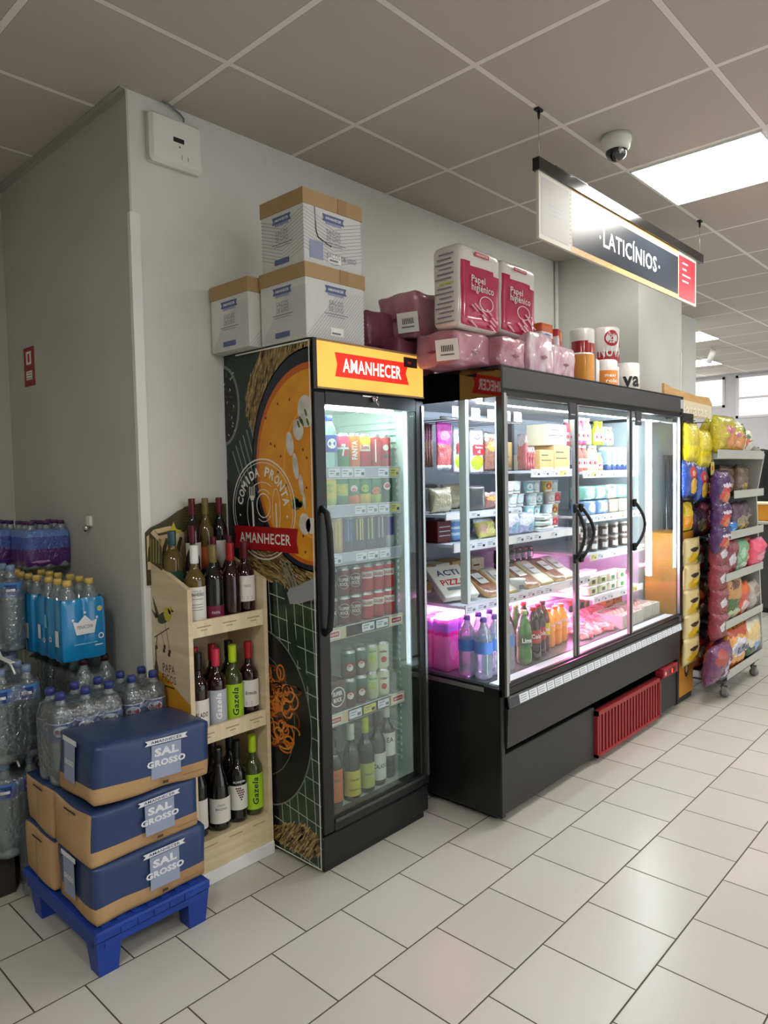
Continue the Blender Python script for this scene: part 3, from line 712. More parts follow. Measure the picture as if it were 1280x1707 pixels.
def sprite():
    t = thing('soda_bottle', '', 'bottle'); b = MB(); b.lathe([(.03, 0), (.031, .12), (.014, .17), (.014, .182)], 0, 0, 0, C('soft_green', (150, 196, 150)), 18); ob('bottle_body', b, t)
    b = MB(); b.lathe([(.015, .178), (.015, .196)], 0, 0, 0, YL, 14); ob('cap', b, t); b = MB(); b.lathe([(.0316, .05), (.0316, .1)], 0, 0, 0, YL, 18, cap=False); ob('label', b, t); return t
rows = [
 (SH[0], 'top fridge shelf', [(1.835, 'sprite', sprite, 'yellow-capped green soda bottle'), (1.905, 'wsm', water_small, 'small water bottle with blue cap'),
   (1.972, '7up', canmaker('7', [(.55, GR), (.62, WH), (1, PK)], .135, .029, mult(dsc(RD, .42, .014, .006), word('7', WH, .5, .018, .05))), 'green and pink soda can with seven'),
   (2.034, 'fanta', canmaker('f', [(1, OR_)], .137, .029, word('FANTA', WH, .5, .075, .024, PI/2)), 'orange soda can with white lettering'),
   (2.096, 'sumol', canmaker('s', [(.5, RD), (.72, WH), (1, YL)], .135, .029, word('Sumo', RD, .6, .034, .018)), 'yellow and red fruit soda can'),
   (2.158, 'coke', canmaker('c', [(1, RD)], .135, .029, strp(WH, (-.004,), .005)), 'plain red cola can with white stripe'), (2.219, 'coke2', canmaker('c2', [(1, RD)], .135, .029, mult(dsc(WH, .6, .013), dsc(BR, .35, .01))), 'red cola can with pale roundel')]),
 (SH[1], 'second fridge shelf', [(1.83, 'ylw', canmaker('y', [(.2, LG), (1, YL)], .115, .031, dsc(LG, .6, .018)), 'yellow lemon drink can'), (1.895, 'ylw', None, 'yellow lemon drink can'), (1.96, 'lim', canmaker('l', [(.3, GR), (.8, LG), (1, GR)], .115, .031, dsc(YL, .55, .016)), 'lime green tea can'),
   (2.025, 'gro', canmaker('g', [(.3, OR_), (1, GR)], .115, .031, mult(dsc(WH, .55, .014), dsc(PK, .5, .008))), 'green guava soda can with orange foot'), (2.09, 'gry', canmaker('g2', [(.35, YL), (1, GR)], .115, .031, dsc(LG, .55, .016)), 'green soda can with yellow foot'), (2.155, 'grp', canmaker('g3', [(.3, LG), (1, GR)], .115, .031, dsc(OR_, .45, .017)), 'green soda can with orange fruit'), (2.222, 'dgr', canmaker('d', [(1, DG)], .115, .031, mult(dsc(WH, .6, .016), dsc(RD, .62, .010))), 'dark green soda can with red berries')]),
 (SH[2], 'third fridge shelf', [(1.86, 'gold', canmaker('go', [(1, GO)], .145, .03, strp(YL, (-.02, -.006, .01), .005)), 'tall gold beer can'), (1.925, 'gold', None, 'tall gold beer can'),
   (1.99, 'mb', canmaker('mb', [(1, BK)], .145, .03, mult(strp(BLU, (-.014, .006), .007, .3, .9), strp(C('cyan', (90, 170, 200)), (-.004,), .004, .3, .9))), 'black energy can with blue claw marks'), (2.053, 'my', canmaker('my', [(1, BK)], .145, .03, strp(YL, (-.014, .0, .01), .005, .3, .9)), 'black energy can with yellow claw marks'),
   (2.116, 'mg', canmaker('mg', [(1, BK)], .145, .03, strp(LG, (-.012, .004), .006, .3, .9)), 'black energy can with green claw marks'), (2.179, 'mw', canmaker('mw', [(1, BK)], .145, .03, strp(PALEG, (-.012, .004), .006, .3, .9)), 'black energy can with grey claw marks'), (2.236, 'rb', canmaker('rb', [(.35, PALEG), (1, PU)], .14, .026), 'slim purple and silver energy can')]),
]
for z, where, its in rows:
    for i, (x, key, mk, ds) in enumerate(its):
        place('c_'+key, mk, (x, 2.068, z), '%s, %s on %s' % (ds, ORD[i], where), group='drinks on the '+where)
sb = mult(rg(WH, .5, .028), word('SUPER', WH, .57, .042, .014), word('BOCK', WH, .42, .036, .014))
for tier, zz in enumerate((0, .1155)):
    nm = ('lower', 'upper')[tier]
    its = [(1.825, 'blk', canmaker('blk', [(1, BK)], .115, .0315, mult(rg(GO, .5, .022), word('BOCK', WH, .5, .034, .014))), 'black stout beer can'), (1.89, 'blk', None, 'black stout beer can'), (1.957, 'drd', canmaker('drd', [(1, DR)], .115, .0315, sb), 'dark red beer can with white ring'), (2.024, 'drd', None, 'dark red beer can with white ring'),
           (2.091, 'red', canmaker('red', [(.5, RD), (.8, WH), (1, RD)], .115, .0315, word('SAGRES', RD, .6, .044, .014)), 'red and white beer can'), (2.158, 'red', None, 'red and white beer can'), (2.222, 'red', None, 'red and white beer can')]
    for i, (x, key, mk, ds) in enumerate(its): place('c_'+key, mk, (x, 2.068, SH[3]+zz), '%s, %s, %s tier, fourth fridge shelf' % (ds, ORD[i], nm), group='beer cans on the fourth fridge shelf')
    its = [(1.98, 'tgr', canmaker('tgr', [(.6, BR), (1, TEA)], .115, .0315, mult(dsc(WH, .4, .014), dsc(RD, .5, .008))), 'green and brown beer can'), (2.046, 'tgr', None, 'green and brown beer can'), (2.112, 'pgr', canmaker('pgr', [(1, PGR)], .115, .0315, mult(dsc(LG, .5, .016), word('apple', GR, .75, .034, .01))), 'pale green cider can'), (2.18, 'pgr2', canmaker('pgr2', [(1, C('cream', (222, 224, 196)))], .115, .0315, mult(dsc(RD, .35, .013), word('cider', BK, .65, .034, .012))), 'cream cider can with red fruit')]
    for i, (x, key, mk, ds) in enumerate(its): place('c_'+key, mk, (x, 2.068, SH[4]+zz), '%s, %s, %s tier, fifth fridge shelf' % (ds, ORD[i], nm), group='cans on the fifth fridge shelf')
CARD_BR = M('beer_carton', (92, 70, 62), .55)
t = thing('beer_carton', 'brown beer carton with white ring on the fifth fridge shelf', 'carton', (1.86, 2.10, SH[4]+.003))
b = MB(); b.box(1.785, 1.942, 2.04, 2.17, SH[4]+.003, SH[4]+.122, CARD_BR, .004); f = front(0, 2.0395, 0); b.ring(f, 1.893, SH[4]+.06, .036, .040, WHITE, .0005); b.text(f, 'SUPER', 1.893, SH[4]+.073, .05, .018, WHITE, .0005, .04); b.text(f, 'BOCK', 1.893, SH[4]+.048, .045, .018, WHITE, .0005, .04); ob('box', b, t)
b = MB()
for k in range(3): b.lathe([(.012, 0), (.012, .07), (.014, .072), (.014, .08)], 1.81+k*.05, 2.11, SH[4]+.118, [M('beer_neck', (40, 36, 30), .12), GO, GO], 12)
ob('bottle_necks', b, t)

# ------------------------------------------------------------ wine bottles
WG_DARK = M('wine_glass_dark', (16, 15, 15), .06, coat=.7); WG_RED = M('wine_glass_red', (34, 10, 12), .06, coat=.7); WG_GREEN = M('wine_glass_green', (58, 66, 28), .07, coat=.7); WG_CLEAR = M('wine_glass_amber', (92, 74, 34), .07, coat=.7)
def wine(body, caps, lab=None, lz=(.06, .15), art=None, kind='bord', halfang=70, h=.31):
    def mk():
        t = thing('wine_bottle', '', 'wine bottle'); s = h/.31
        if kind == 'bord': pr = [(.033, 0), (.0375, .004), (.038, .02), (.038, .175), (.036, .192), (.026, .212), (.0165, .225), (.0145, .24), (.0142, .295), (.0155, .297), (.0155, .31)]
        else: pr = [(.036, 0), (.041, .004), (.0415, .02), (.041, .13), (.038, .16), (.030, .195), (.020, .225), (.0152, .25), (.0145, .295), (.016, .297), (.016, .31)]
        pr = [(r, z*s) for r, z in pr]
        b = MB(); b.lathe(pr, 0, 0, 0, body, 24); ob('bottle_glass', b, t)
        b = MB(); b.lathe([(.0152, .245*s), (.0156, .25*s), (.0158, .309*s), (.0150, .3115*s)], 0, 0, 0, caps, 20); ob('capsule', b, t)
        if lab is not None:
            R = .0384 if kind == 'bord' else .0422; ang = math.radians(-112); f = cyl(0, 0, 0, R, ang); a = R*math.radians(halfang)
            b = MB(); b.rect(f, -a, a, lz[0], lz[1], lab, 0, 16)
            if art: art(b, f, lz)
            ob('label', b, t)
        return t
    return mk
LW = M('label_paper', (222, 220, 214), .6); LLIME = M('label_lime', (164, 206, 36), .5); LMAR = M('label_maroon', (110, 22, 56), .5); LOR = M('label_orange', (206, 112, 60), .5); LYE = M('label_yellow', (204, 190, 66), .5); LYG = M('label_yellow_green', (180, 190, 96), .5)
CWH, CRD, CMR, CPK, CLM, CTE, CGO, CBK, CSIL = (M('capsule_white', (222, 222, 222), .35), M('capsule_red', (158, 22, 34), .3), M('capsule_maroon', (88, 20, 34), .3), M('capsule_pink', (198, 50, 76), .3), M('capsule_lime', (178, 208, 30), .3), M('capsule_teal', (44, 78, 84), .3), M('capsule_gold', (120, 104, 60), .3), M('capsule_black', (18, 18, 20), .3), M('capsule_silver', (176, 176, 168), .3))
def tx(w, m, z, ww=.05, hh=.014, rot=0, skew=0, cx=0): return lambda b, f, lz: b.text(f, w, cx, z, ww, hh, m, .0004, .02, skew, rot)
def ln(m, zs, w=.022): return lambda b, f, lz: [b.rect(f, -w, w, z, z+.0022, m, .0004, 4) for z in zs]
gaz = mult(tx('Gazela', BLACKP, .125, .09, .022, PI/2, .2), )
def grapes(b, f, lz):
    for i, (x, z) in enumerate([(x, z) for z in range(5) for x in range(5-z)]): b.disc(f, (x-2+z*.5)*.0075, .10-z*.0075*-1+.0, .0035, M('grape', (92, 16, 44), .5), .0004, 8)
def dots(b, f, lz):
    for r_ in range(6):
        for k in range(6-r_ if r_ > 1 else 3+r_): b.disc(f, .006+(k-(5-r_)/2)*.0075, .135-r_*.009, .0036, MATS.get('grape') or M('grape', (92, 16, 44), .5), .0004, 8)
def bands(b, f, lz): ln(M('label_band', (120, 30, 44), .5), (lz[0]+.01, lz[0]+.018), .04)(b, f, lz)
WN = {
 'pinheiro': wine(WG_CLEAR, CWH, LW, (.035, .165), mult(tx('PORTA DE', GREYP, .15, .03, .006), tx('PINHEIRO', BLACKP, .138, .055, .012), ln(GREYP, (.12, .1, .09, .08))), h=.315),
 'maroonlab': wine(WG_DARK, CGO, LMAR, (.018, .085), tx('PAPA', PALEG, .06, .03, .01), h=.31), 'redclear': wine(WG_RED, CRD, None, h=.31), 'darkblk': wine(WG_DARK, CBK, M('label_black', (44, 36, 36), .5), (.03, .14), tx('VINHO', GREYP, .1, .03, .01)),
 'redlab': wine(WG_RED, CMR, LW, (.08, .18), mult(bands, tx('TINTO', GREYP, .14, .03, .01))), 'maroonp': wine(WG_DARK, CMR, LW, (.03, .14), None), 'teal': wine(WG_CLEAR, CTE, M('label_green', (36, 74, 52), .5), (.03, .13), None),
 'calad': wine(WG_RED, CBK, LW, (.025, .14), tx('CALADO', BLACKP, .085, .06, .018)), 'gazr': wine(WG_RED, CPK, PALEG, (.02, .16), mult(tx('Gazela', WHITE, .10, .1, .022, PI/2, .2), )), 'gazg': wine(WG_GREEN, CLM, LLIME, (.025, .165), mult(tx('Gazela', BLACKP, .10, .11, .024, PI/2, .2), )),
 'ermida': wine(WG_RED, CRD, LW, (.06, .165), mult(bands, tx('Ermida', BLACKP, .115, .045, .014))), 'redcap': wine(WG_RED, CRD, LW, (.05, .15), None), 'casa': wine(WG_DARK, CBK, LW, (.03, .125), mult(tx('CASA', GREYP, .1, .03, .008), tx('MAGNA', GREYP, .085, .045, .01)), 'burg'),
 'grapes': wine(WG_DARK, CBK, LW, (.05, .145), mult(dots, tx('ALANDRA', WHITE, .16, .05, .008))), 'ambery': wine(WG_CLEAR, CGO, M('label_rust', (176, 84, 34), .5), (.03, .12), None),
 'orange': wine(WG_DARK, CBK, LOR, (.03, .16), tx('Tinto', BR, .12, .04, .014, 0, .2)), 'yellow': wine(WG_DARK, M('capsule_pale', (200, 206, 196), .3), LYE, (.022, .125), mult(tx('Verde', BR, .09, .04, .01, 0, .2), tx('vinho', BR, .05, .05, .01))), 'ygreen': wine(WG_DARK, CLM, LYG, (.022, .125), tx('Branco', GREYP, .08, .04, .01)),
 'eawine': wine(WG_DARK, CWH, LW, (.10, .20), tx('EA', BLACKP, .17, .03, .022), h=.33)}
def wb(key, x, y, z, label, grp, sc=None): place('w_'+key, WN[key], (x, y, z), label, group=grp, sc=sc)
g = 'wine bottles on the fridge floor'
for i, (key, x, y, ds) in enumerate([('orange', 1.868, 2.02+.03, 'orange label'), ('yellow', 1.968, 2.05, 'yellow label and pale capsule'), ('ygreen', 2.062, 2.06, 'yellow-green label'), ('calad', 2.142, 2.07, 'white lettered label'), ('eawine', 2.225, 2.09, 'high white label, far right')]):
    wb(key, x, y, .186, 'dark wine bottle with %s on the fridge floor' % ds, g)

# ------------------------------------------------------------ wooden wine display
t = thing('wine_display', 'pale wooden wine display stand with bird print between wall corner and fridge', 'display stand', (1.52, 2.37, 0))
WD = noisy('display_wood', (222, 204, 172), (208, 188, 152), 3, .55, stretch=(1, 1, 12), bump=.05); WDE = noisy('display_wood_edge', (230, 214, 182), (216, 198, 164), 3, .55, stretch=(12, 1, 1))
RX0, RX1, RY0, RY1 = 1.353, 1.705, 2.232, 2.488
def sidepanel(x0, x1):
    b = MB(); f = flat((x0, 0, 0), (0, -1, 0), Z_)
    pts = [(-RY1, .03), (-RY0, .03), (-RY0, 1.105), (-RY1, 1.195)]
    b.prism(lambda a, z, c=0: Vector((x0+c, -a, z)), pts, 0, x1-x0, WD); return b
ob('side_panel', sidepanel(RX1-.018, RX1), t)
sp_ = ob('side_panel', sidepanel(RX0, RX0+.018), t); sp_['label'] = 'printed side panel with yellow bird'
b = MB(); f = side(RX0, 0, 0)
def Q(a, z, c=0): return Vector((RX0-.0004-c, a, z))
OL, YB, BRN, OCH = M('print_olive', (70, 70, 38), .55), M('print_yellow', (196, 182, 40), .55), M('print_brown', (70, 58, 46), .55), M('print_ochre', (214, 152, 40), .5)
b.poly(Q, [(2.40+.05*math.cos(t_)*.9, .985+.022*math.sin(t_)-.25*(.05*math.cos(t_))) for t_ in [2*PI*i/20 for i in range(20)]], OL)
b.poly(Q, [(2.372+.026*math.cos(2*PI*i/16), 1.0+.026*math.sin(2*PI*i/16)) for i in range(16)], YB, .0003); b.disc(Q, 2.352, 1.017, .014, YB, .0003, 14)
b.poly(Q, [(2.343, 1.026), (2.325, 1.016), (2.343, 1.012)], BRN, .0004); b.poly(Q, [(2.43, .99), (2.478, 1.065), (2.47, 1.03), (2.45, .975)], OL, .0004); b.poly(Q, [(2.44, .985), (2.49, 1.01), (2.46, .975)], BRN, .0004)
for p, q in (((2.47, .90), (2.36, .95)), ((2.42, .93), (2.40, .88)), ((2.38, .94), (2.365, .87)), ((2.45, .91), (2.46, .87)), ((2.39, .96), (2.385, .94))):
    b.poly(Q, [(p[0], p[1]), (q[0], q[1]), (q[0]+.004, q[1]+.003), (p[0]+.004, p[1]+.003)], BRN)
for a, z in ((2.40, .875), (2.365, .862), (2.37, .85), (2.46, .865), (2.405, .86)): b.disc(Q, a, z, .009, BRN, .0002, 8)
b.poly(Q, [(2.478, .70), (2.452, .70), (2.452, .79), (2.462, .815), (2.462, .87), (2.470, .87), (2.470, .815), (2.478, .79)], BRN, .0003)
FL = lambda a, z, c=0: Vector((RX0-.0006-c, -a, z))
b.text(FL, 'PAPA', -2.375, .797, .085, .03, BRN, 0, .0); b.text(FL, 'FIGOS', -2.375, .757, .095, .03, BRN, 0, .0); b.rect(FL, -2.41, -2.34, .724, .730, BRN)
b.poly(Q, [(2.486, .56), (2.486, .79), (2.44, .775), (2.40, .762), (2.36, .745), (2.30, .715), (2.2325, .685), (2.2325, .04), (2.486, .04)], OCH)
ob('bird_print', b, sp_)
b = MB(); b.box(RX0+.018, RX1-.018, RY1-.008, RY1, .03, 1.19, WD); ob('back_panel', b, t)
for z0, z1 in ((.925, .985), (.525, .585)):
    b = MB(); b.box(RX0+.018, RX1-.018, RY0+.02, RY1-.008, z0, z0+.014, WD); s_ = ob('shelf', b, t)
    b = MB(); b.box(RX0+.018, RX1-.018, RY0+.004, RY0+.018, z0, z1, WDE); f = front(0, RY0+.004, 0)
    for x in (1.42, 1.53, 1.64): b.rect(f, x-.03, x+.03, (z0+z1)/2+.004, (z0+z1)/2+.009, M('burnt_print', (170, 146, 110), .6), .0005); b.rect(f, x-.014, x+.014, (z0+z1)/2-.008, (z0+z1)/2-.004, MATS['burnt_print'], .0005)
    ob('shelf_lip', b, s_)
b = MB(); b.box(RX0+.018, RX1-.018, RY0+.004, RY1-.008, .03, .165, WD); f = front(0, RY0+.004, 0)
for x in (1.42, 1.53, 1.64): b.rect(f, x-.03, x+.03, .14, .145, MATS['burnt_print'], .0005)
ob('base_box', b, t)
b = MB(); b.box(RX0-.001, RX1+.002, RY0-.006, RY1, 0, .05, TRIM, .003); ob('kick_board', b, t)
# printed header card
OLV, OLL = M('card_olive', (66, 62, 30), .5), M('card_olive_light', (150, 146, 84), .5)
b = MB(); yb = RY1-.002
top = [(1.338, 1.30), (1.36, 1.318), (1.40, 1.332), (1.44, 1.352), (1.48, 1.375), (1.52, 1.392), (1.58, 1.402), (1.64, 1.402), (1.70, 1.395)]
b.prism(lambda a, z, c=0: Vector((a, yb-c, z)), [(1.70, 1.10), (1.338, 1.10)]+top, -.004, .004, OLV)
f = lambda a, z, c=0: Vector((a, yb-.0045-c, z))
for k in range(9): b.poly(f, [(1.50+k*.0, 1.30+k*.011), (1.70, 1.33+k*.008), (1.70, 1.332+k*.008), (1.50, 1.303+k*.011)], M('card_line', (104, 96, 54), .5), .0002)
b.poly(f, [(1.34, 1.16), (1.34, 1.285), (1.37, 1.31), (1.44, 1.32), (1.50, 1.29), (1.50, 1.16)], M('card_cream', (214, 190, 150), .5), .0004)
for k in range(5): b.poly(f, [(1.34+k*.03, 1.19), (1.345+k*.03, 1.24), (1.36+k*.03, 1.275), (1.372+k*.03, 1.27), (1.36+k*.03, 1.23), (1.358+k*.03, 1.19)], OLV if k % 2 == 0 else OLL, .0007)
b.poly(f, [(1.41, 1.30), (1.44, 1.305), (1.455, 1.335), (1.465, 1.305), (1.49, 1.30), (1.465, 1.285), (1.45, 1.26), (1.435, 1.285)], M('card_yellow', (208, 184, 48), .5), .001)
b.poly(f, [(1.37, 1.31), (1.385, 1.295), (1.44, 1.30), (1.43, 1.29), (1.39, 1.285)], BRN, .0012)
ob('header_card', b, t)
b = MB(); b.prism(lambda a, z, c=0: Vector((RX0-.001-c, a, z)), [(2.486, 1.19), (2.40, 1.163), (2.40, 1.25), (2.43, 1.275), (2.486, 1.302)], -.003, .001, OLV)
for k in range(4): b.poly(lambda a, z, c=0: Vector((RX0-.0025-c, a, z)), [(2.48-k*.02, 1.19), (2.474-k*.02, 1.28), (2.466-k*.02, 1.275), (2.472-k*.02, 1.185)], OLL)
ob('header_wing', b, t)
b = MB(); b.box(RX0+.02, RX1-.02, 2.375, RY1-.01, .945, 1.11, WD); ob('riser', b, t)
gt, gm, gb_ = 'wine bottles on the top display shelf', 'wine bottles on the middle display shelf', 'wine bottles in the bottom display shelf'
wb('pinheiro', 1.4235, 2.292, .94, 'clear wine bottle with white capsule and long white label, top wine shelf', gt)
wb('maroonlab', 1.502, 2.292, .94, 'dark wine bottle with low maroon label, centre of top wine shelf', gt)
wb('redclear', 1.580, 2.292, .94, 'unlabelled deep red wine bottle, third on top wine shelf', gt)
wb('redlab', 1.652, 2.300, .94, 'red wine bottle with banded white label, right end of top wine shelf', gt)
z2 = 1.112
wb('teal', 1.398, 2.40, z2-.06, 'amber wine bottle with teal capsule at back left of top wine shelf', gt, (1, 1, .82)); 
wb('maroonp', 1.463, 2.335+.03, z2-.10, 'dark bottle with maroon capsule peeking behind the white-capped one', gt, (.7, .7, 1))
wb('redlab', 1.560, 2.372, .962, 'red-capsuled bottle in second row of top wine shelf', gt, (.75, .75, 1)); wb('maroonp', 1.632, 2.372, .962, 'maroon-capsuled bottle in second row, right, of top wine shelf', gt, (.75, .75, 1))
for i, (k, x) in enumerate((('maroonp', 1.515), ('ambery', 1.575), ('maroonp', 1.640))): wb(k, x, 2.445, z2, ('tall dark bottle on the display riser, left of three', 'tall amber bottle on the display riser, middle of three', 'tall dark bottle on the display riser, right of three')[i], 'bottles on the display riser', (.82, .82, 1))
zm = .541
for k, x, lb in (('calad', 1.4235, 'dark wine bottle with white label, middle wine shelf left end'), ('gazr', 1.502, 'rose wine bottle with pink capsule and silver label, middle shelf'), ('gazg', 1.578, 'green wine bottle with lime capsule and lime label, middle wine shelf'), ('ermida', 1.652, 'red-capsuled bottle with banded white label, middle wine shelf right')):
    wb(k, x, 2.294, zm+.004, lb, gm)
for i, (k, x) in enumerate((('redcap', 1.46), ('redcap', 1.54), ('darkblk', 1.615))): wb(k, x, 2.375, zm+.004, ('red-capsuled bottle behind, left, on middle wine shelf', 'red-capsuled bottle behind, centre, on middle wine shelf', 'black-capsuled bottle behind, right, on middle wine shelf')[i], gm)
for k, x, lb in (('maroonp', 1.4155, 'dark wine bottle half hidden by salt carton, bottom wine shelf'), ('casa', 1.497, 'wide dark bottle with low white label, bottom wine shelf'), ('grapes', 1.582, 'dark wine bottle with grape dots label, bottom wine shelf'), ('gazg', 1.657, 'green wine bottle with lime label, bottom wine shelf right')):
    wb(k, x, 2.292, .167, lb, gb_)
for i, x in enumerate((1.45, 1.53, 1.61)): wb('darkblk', x, 2.38, .167, ('black bottle behind, left, in bottom wine shelf', 'black bottle behind, centre, in bottom wine shelf', 'black bottle behind, right, in bottom wine shelf')[i], gb_)

# ------------------------------------------------------------ dairy cooler
CX0, CX1, CY, CYB = 2.475, 4.46, 1.64, 2.45
co = thing('dairy_cooler', 'long black dairy cooler with sliding glass doors and red grille', 'cooler', (3.47, 2.05, 0))
SIDE = M('gloss_black_panel', (10, 10, 11), .04, coat=.5); SATB = M('satin_black_panel', (26, 26, 27), .34)
CIN = M('cooler_liner', (198, 202, 208), .5); CING = M('cooler_liner_grey', (176, 182, 192), .55)
b = MB()
b.box(CX0, CX0+.03, CY+.02, CYB, .03, .562, SATB, .004); b.box(CX1-.03, CX1, CY+.02, CYB, .03, .562, SATB, .004)
b.box(CX0+.03, CX1-.03, CYB-.04, CYB, .03, 1.83, DGREY)
b.box(CX0+.03, CX1-.03, CY+.12, CYB-.04, .50, .562, CING)
ob('base_frame', b, co)
b = MB(); f = lambda a, z, c=0: Vector((c, a, z))
# slanted upper front panel over the recessed kick panels
b.prism(f, [(CY+.06, .30), (CY+.012, .33), (CY+.004, .50), (CY+.06, .50)], CX0+.03, CX1-.03, CHAR); ob('front_panel', b, co)
b = MB(); b.box(CX0+.03, 3.330, CY+.028, CY+.055, .035, .296, CHAR, .004); ob('lower_panel', b, co)
b = MB(); b.box(4.152, CX1-.03, CY+.028, CY+.055, .035, .296, CHAR, .004); ob('lower_panel', b, co)
b = MB(); b.box(CX0+.05, CX1-.05, CY+.08, CYB-.05, .0, .03, BLACKM); ob('feet_rail', b, co)
GRL = M('grille_red', (146, 38, 44), .4); GRD = M('grille_back', (46, 14, 16), .7)
b = MB(); g0, g1, h0, h1 = 3.336, 4.149, .03, .27; y = CY+.012
b.box(g0, g1, CY+.04, CY+.05, h0, h1, GRD); b.box(g0, g1, y, CY+.04, h1-.022, h1, GRL); b.box(g0, g1, y, CY+.04, h0, h0+.016, GRL); b.box(g0, g0+.014, y, CY+.04, h0, h1, GRL); b.box(g1-.014, g1, y, CY+.04, h0, h1, GRL)
for k in range(21): x = g0+.03+k*.0378; b.box(x, x+.018, y+.004, y+.014, h0+.016, h1-.022, GRL)
for k in range(20): z = h0+.024+k*.0098; b.box(g0+.014, g1-.014, y+.014, y+.018, z, z+.0042, GRL)
ob('vent_grille', b, co)
b = MB(); b.box(4.15, 4.37, CY-.004, CY+.05, .262, .318, GRL, .003); f = front(0, CY-.0045, 0); b.disc(f, 4.18, .287, .012, M('switch_pale', (220, 190, 180), .4)); b.rect(f, 4.23, 4.33, .272, .304, M('switch_dark', (84, 16, 18), .3)); b.rect(f, 4.27, 4.285, .275, .298, M('lamp_red', (255, 60, 40), emit=1.5), .0006); ob('control_panel', b, co)
b = MB(); b.prism(lambda a, z, c=0: Vector((c, a, z)), [(CY+.004, .502), (CY-.004, .506), (CY+.004, .552), (CY+.012, .552)], CX0+.035, CX1-.005, M('price_strip_base', (96, 98, 100), .45))
f = flat((0, CY-.0046, .507), X_, (0, .17, 1)); r = random.Random(5)
x = 2.585
while x < 4.43:
    w = r.choice((.07, .07, .08)); 
    if not 2.9 < x < 2.96: b.rect(f, x, x+w-.006, .003, .040, PAPERT, .0006)
    for k in range(3): b.rect(f, x+.008, x+w*.7, .010+k*.010, .0125+k*.010, GREYP, .001)
    x += w
b.rect(f, 2.515, 2.58, .003, .040, DGREY, .0006); ob('price_strip', b, co)
b = MB(); b.box(CX0, CX1, CY+.012, CY+.11, .553, .588, BLACKM, .003); b.box(CX0+.03, CX1-.03, CY+.045, CY+.1, .588, .597, M('sill_white', (214, 218, 222), .35)); ob('door_sill', b, co)
# canopy
b = MB(); b.box(CX0+.002, CX1-.03, CY, CY+.10, 1.845, 1.942, DGREY, .006); b.box(CX0+.03, CX1-.03, CY+.10, CYB, 1.86, 1.935, BLACKM)
b.box(CX0+.002, CX1, CY+.01, CY+.10, 1.826, 1.845, BLACKM); ob('canopy', b, co)
b = MB(); b.box(CX0-.001, CX0+.02, CY+.004, CYB, 1.815, 1.944, SIDE); b.box(CX1-.02, CX1+.004, CY, CYB, 1.815, 1.944, SATB, .004); b.box(CX0-.002, CX1, CY-.001, CY+.01, 1.938, 1.9435, BLACKM); ob('canopy_end', b, co)
b = MB(); b.box(CX1-.045, CX1-.004, CY-.004, CY+.03, 1.87, 1.925, M('corner_cap_grey', (176, 180, 182), .4), .003); ob('corner_cap', b, co)
# posts and side panes
b = MB(); b.box(CX0, CX0+.012, CY, CY+.03, .56, 1.83, BLACKM); b.box(CX0+.012, CX0+.030, CY-.002, CY+.02, .56, 1.83, ALU); ob('corner_post', b, co)
b = MB(); b.box(CX1-.03, CX1, CY, CY+.03, .56, 1.83, BLACKM); b.box(CX1-.035, CX1-.03, CY, CY+.02, .56, 1.83, ALU); ob('corner_post', b, co)
b = MB(); b.box(CX0, CX0+.014, 2.40, CYB, .56, 1.83, BLACKM); b.box(CX0+.001, CX0+.01, CY+.03, 2.40, .562, .578, ALU); ob('side_frame', b, co)
GS = glass('cooler_side_pane', (246, 250, 252), .10)
b = MB(); b.box(CX0+.003, CX0+.008, CY+.03, 2.40, .578, 1.816, GS); ob('side_pane', b, co)
b = MB(); b.box(CX1-.012, CX1-.007, CY+.03, 2.40, .578, 1.816, GS); ob('side_pane', b, co)
b = MB(); b.box(CX0+.012, CX0+.034, 1.835, 1.872, .93, 1.826, M('support_grey', (206, 212, 206), .45)); ob('shelf_support', b, co)
# liner: back wall, ceiling, deck
b = MB(); b.box(CX0+.02, CX1-.02, 2.405, 2.412, .56, 1.86, CING)
for k in range(40): b.box(CX0+.03, CX1-.03, 2.400, 2.405, .62+k*.031, .635+k*.031, CING)
ob('back_liner', b, co)
b = MB(); b.box(CX0+.02, CX1-.02, CY+.11, 2.405, 1.832, 1.858, CIN); b.box(CX0+.02, CX1-.02, CY+.10, CY+.112, 1.80, 1.858, CIN); ob('top_liner', b, co)
b = MB(); b.box(CX0+.02, CX1-.02, CY+.11, 2.40, .585, .597, M('deck_steel', (120, 122, 126), .35, .6)); ob('deck', b, co)
b = MB(); b.box(CX0+.04, CX1-.06, CY+.125, CY+.155, 1.800, 1.826, LED); ob('led_tube', b, co)
b = MB(); b.box(4.225, 4.25, CY+.11, CY+.135, .86, 1.80, LED); ob('led_tube', b, co)
b = MB(); b.box(CX0+.045, CX0+.060, CY+.05, CY+.065, .60, 1.80, M('led_strip_soft', (238, 244, 255), emit=4.0)); ob('led_strip', b, co)
b = MB(); b.box(CX0+.05, CX1-.30, 2.02, 2.045, .838, .857, PLED); b.box(CX0+.05, CX1-.30, 2.36, 2.385, .70, .72, PLED); ob('pink_led_tube', b, co)
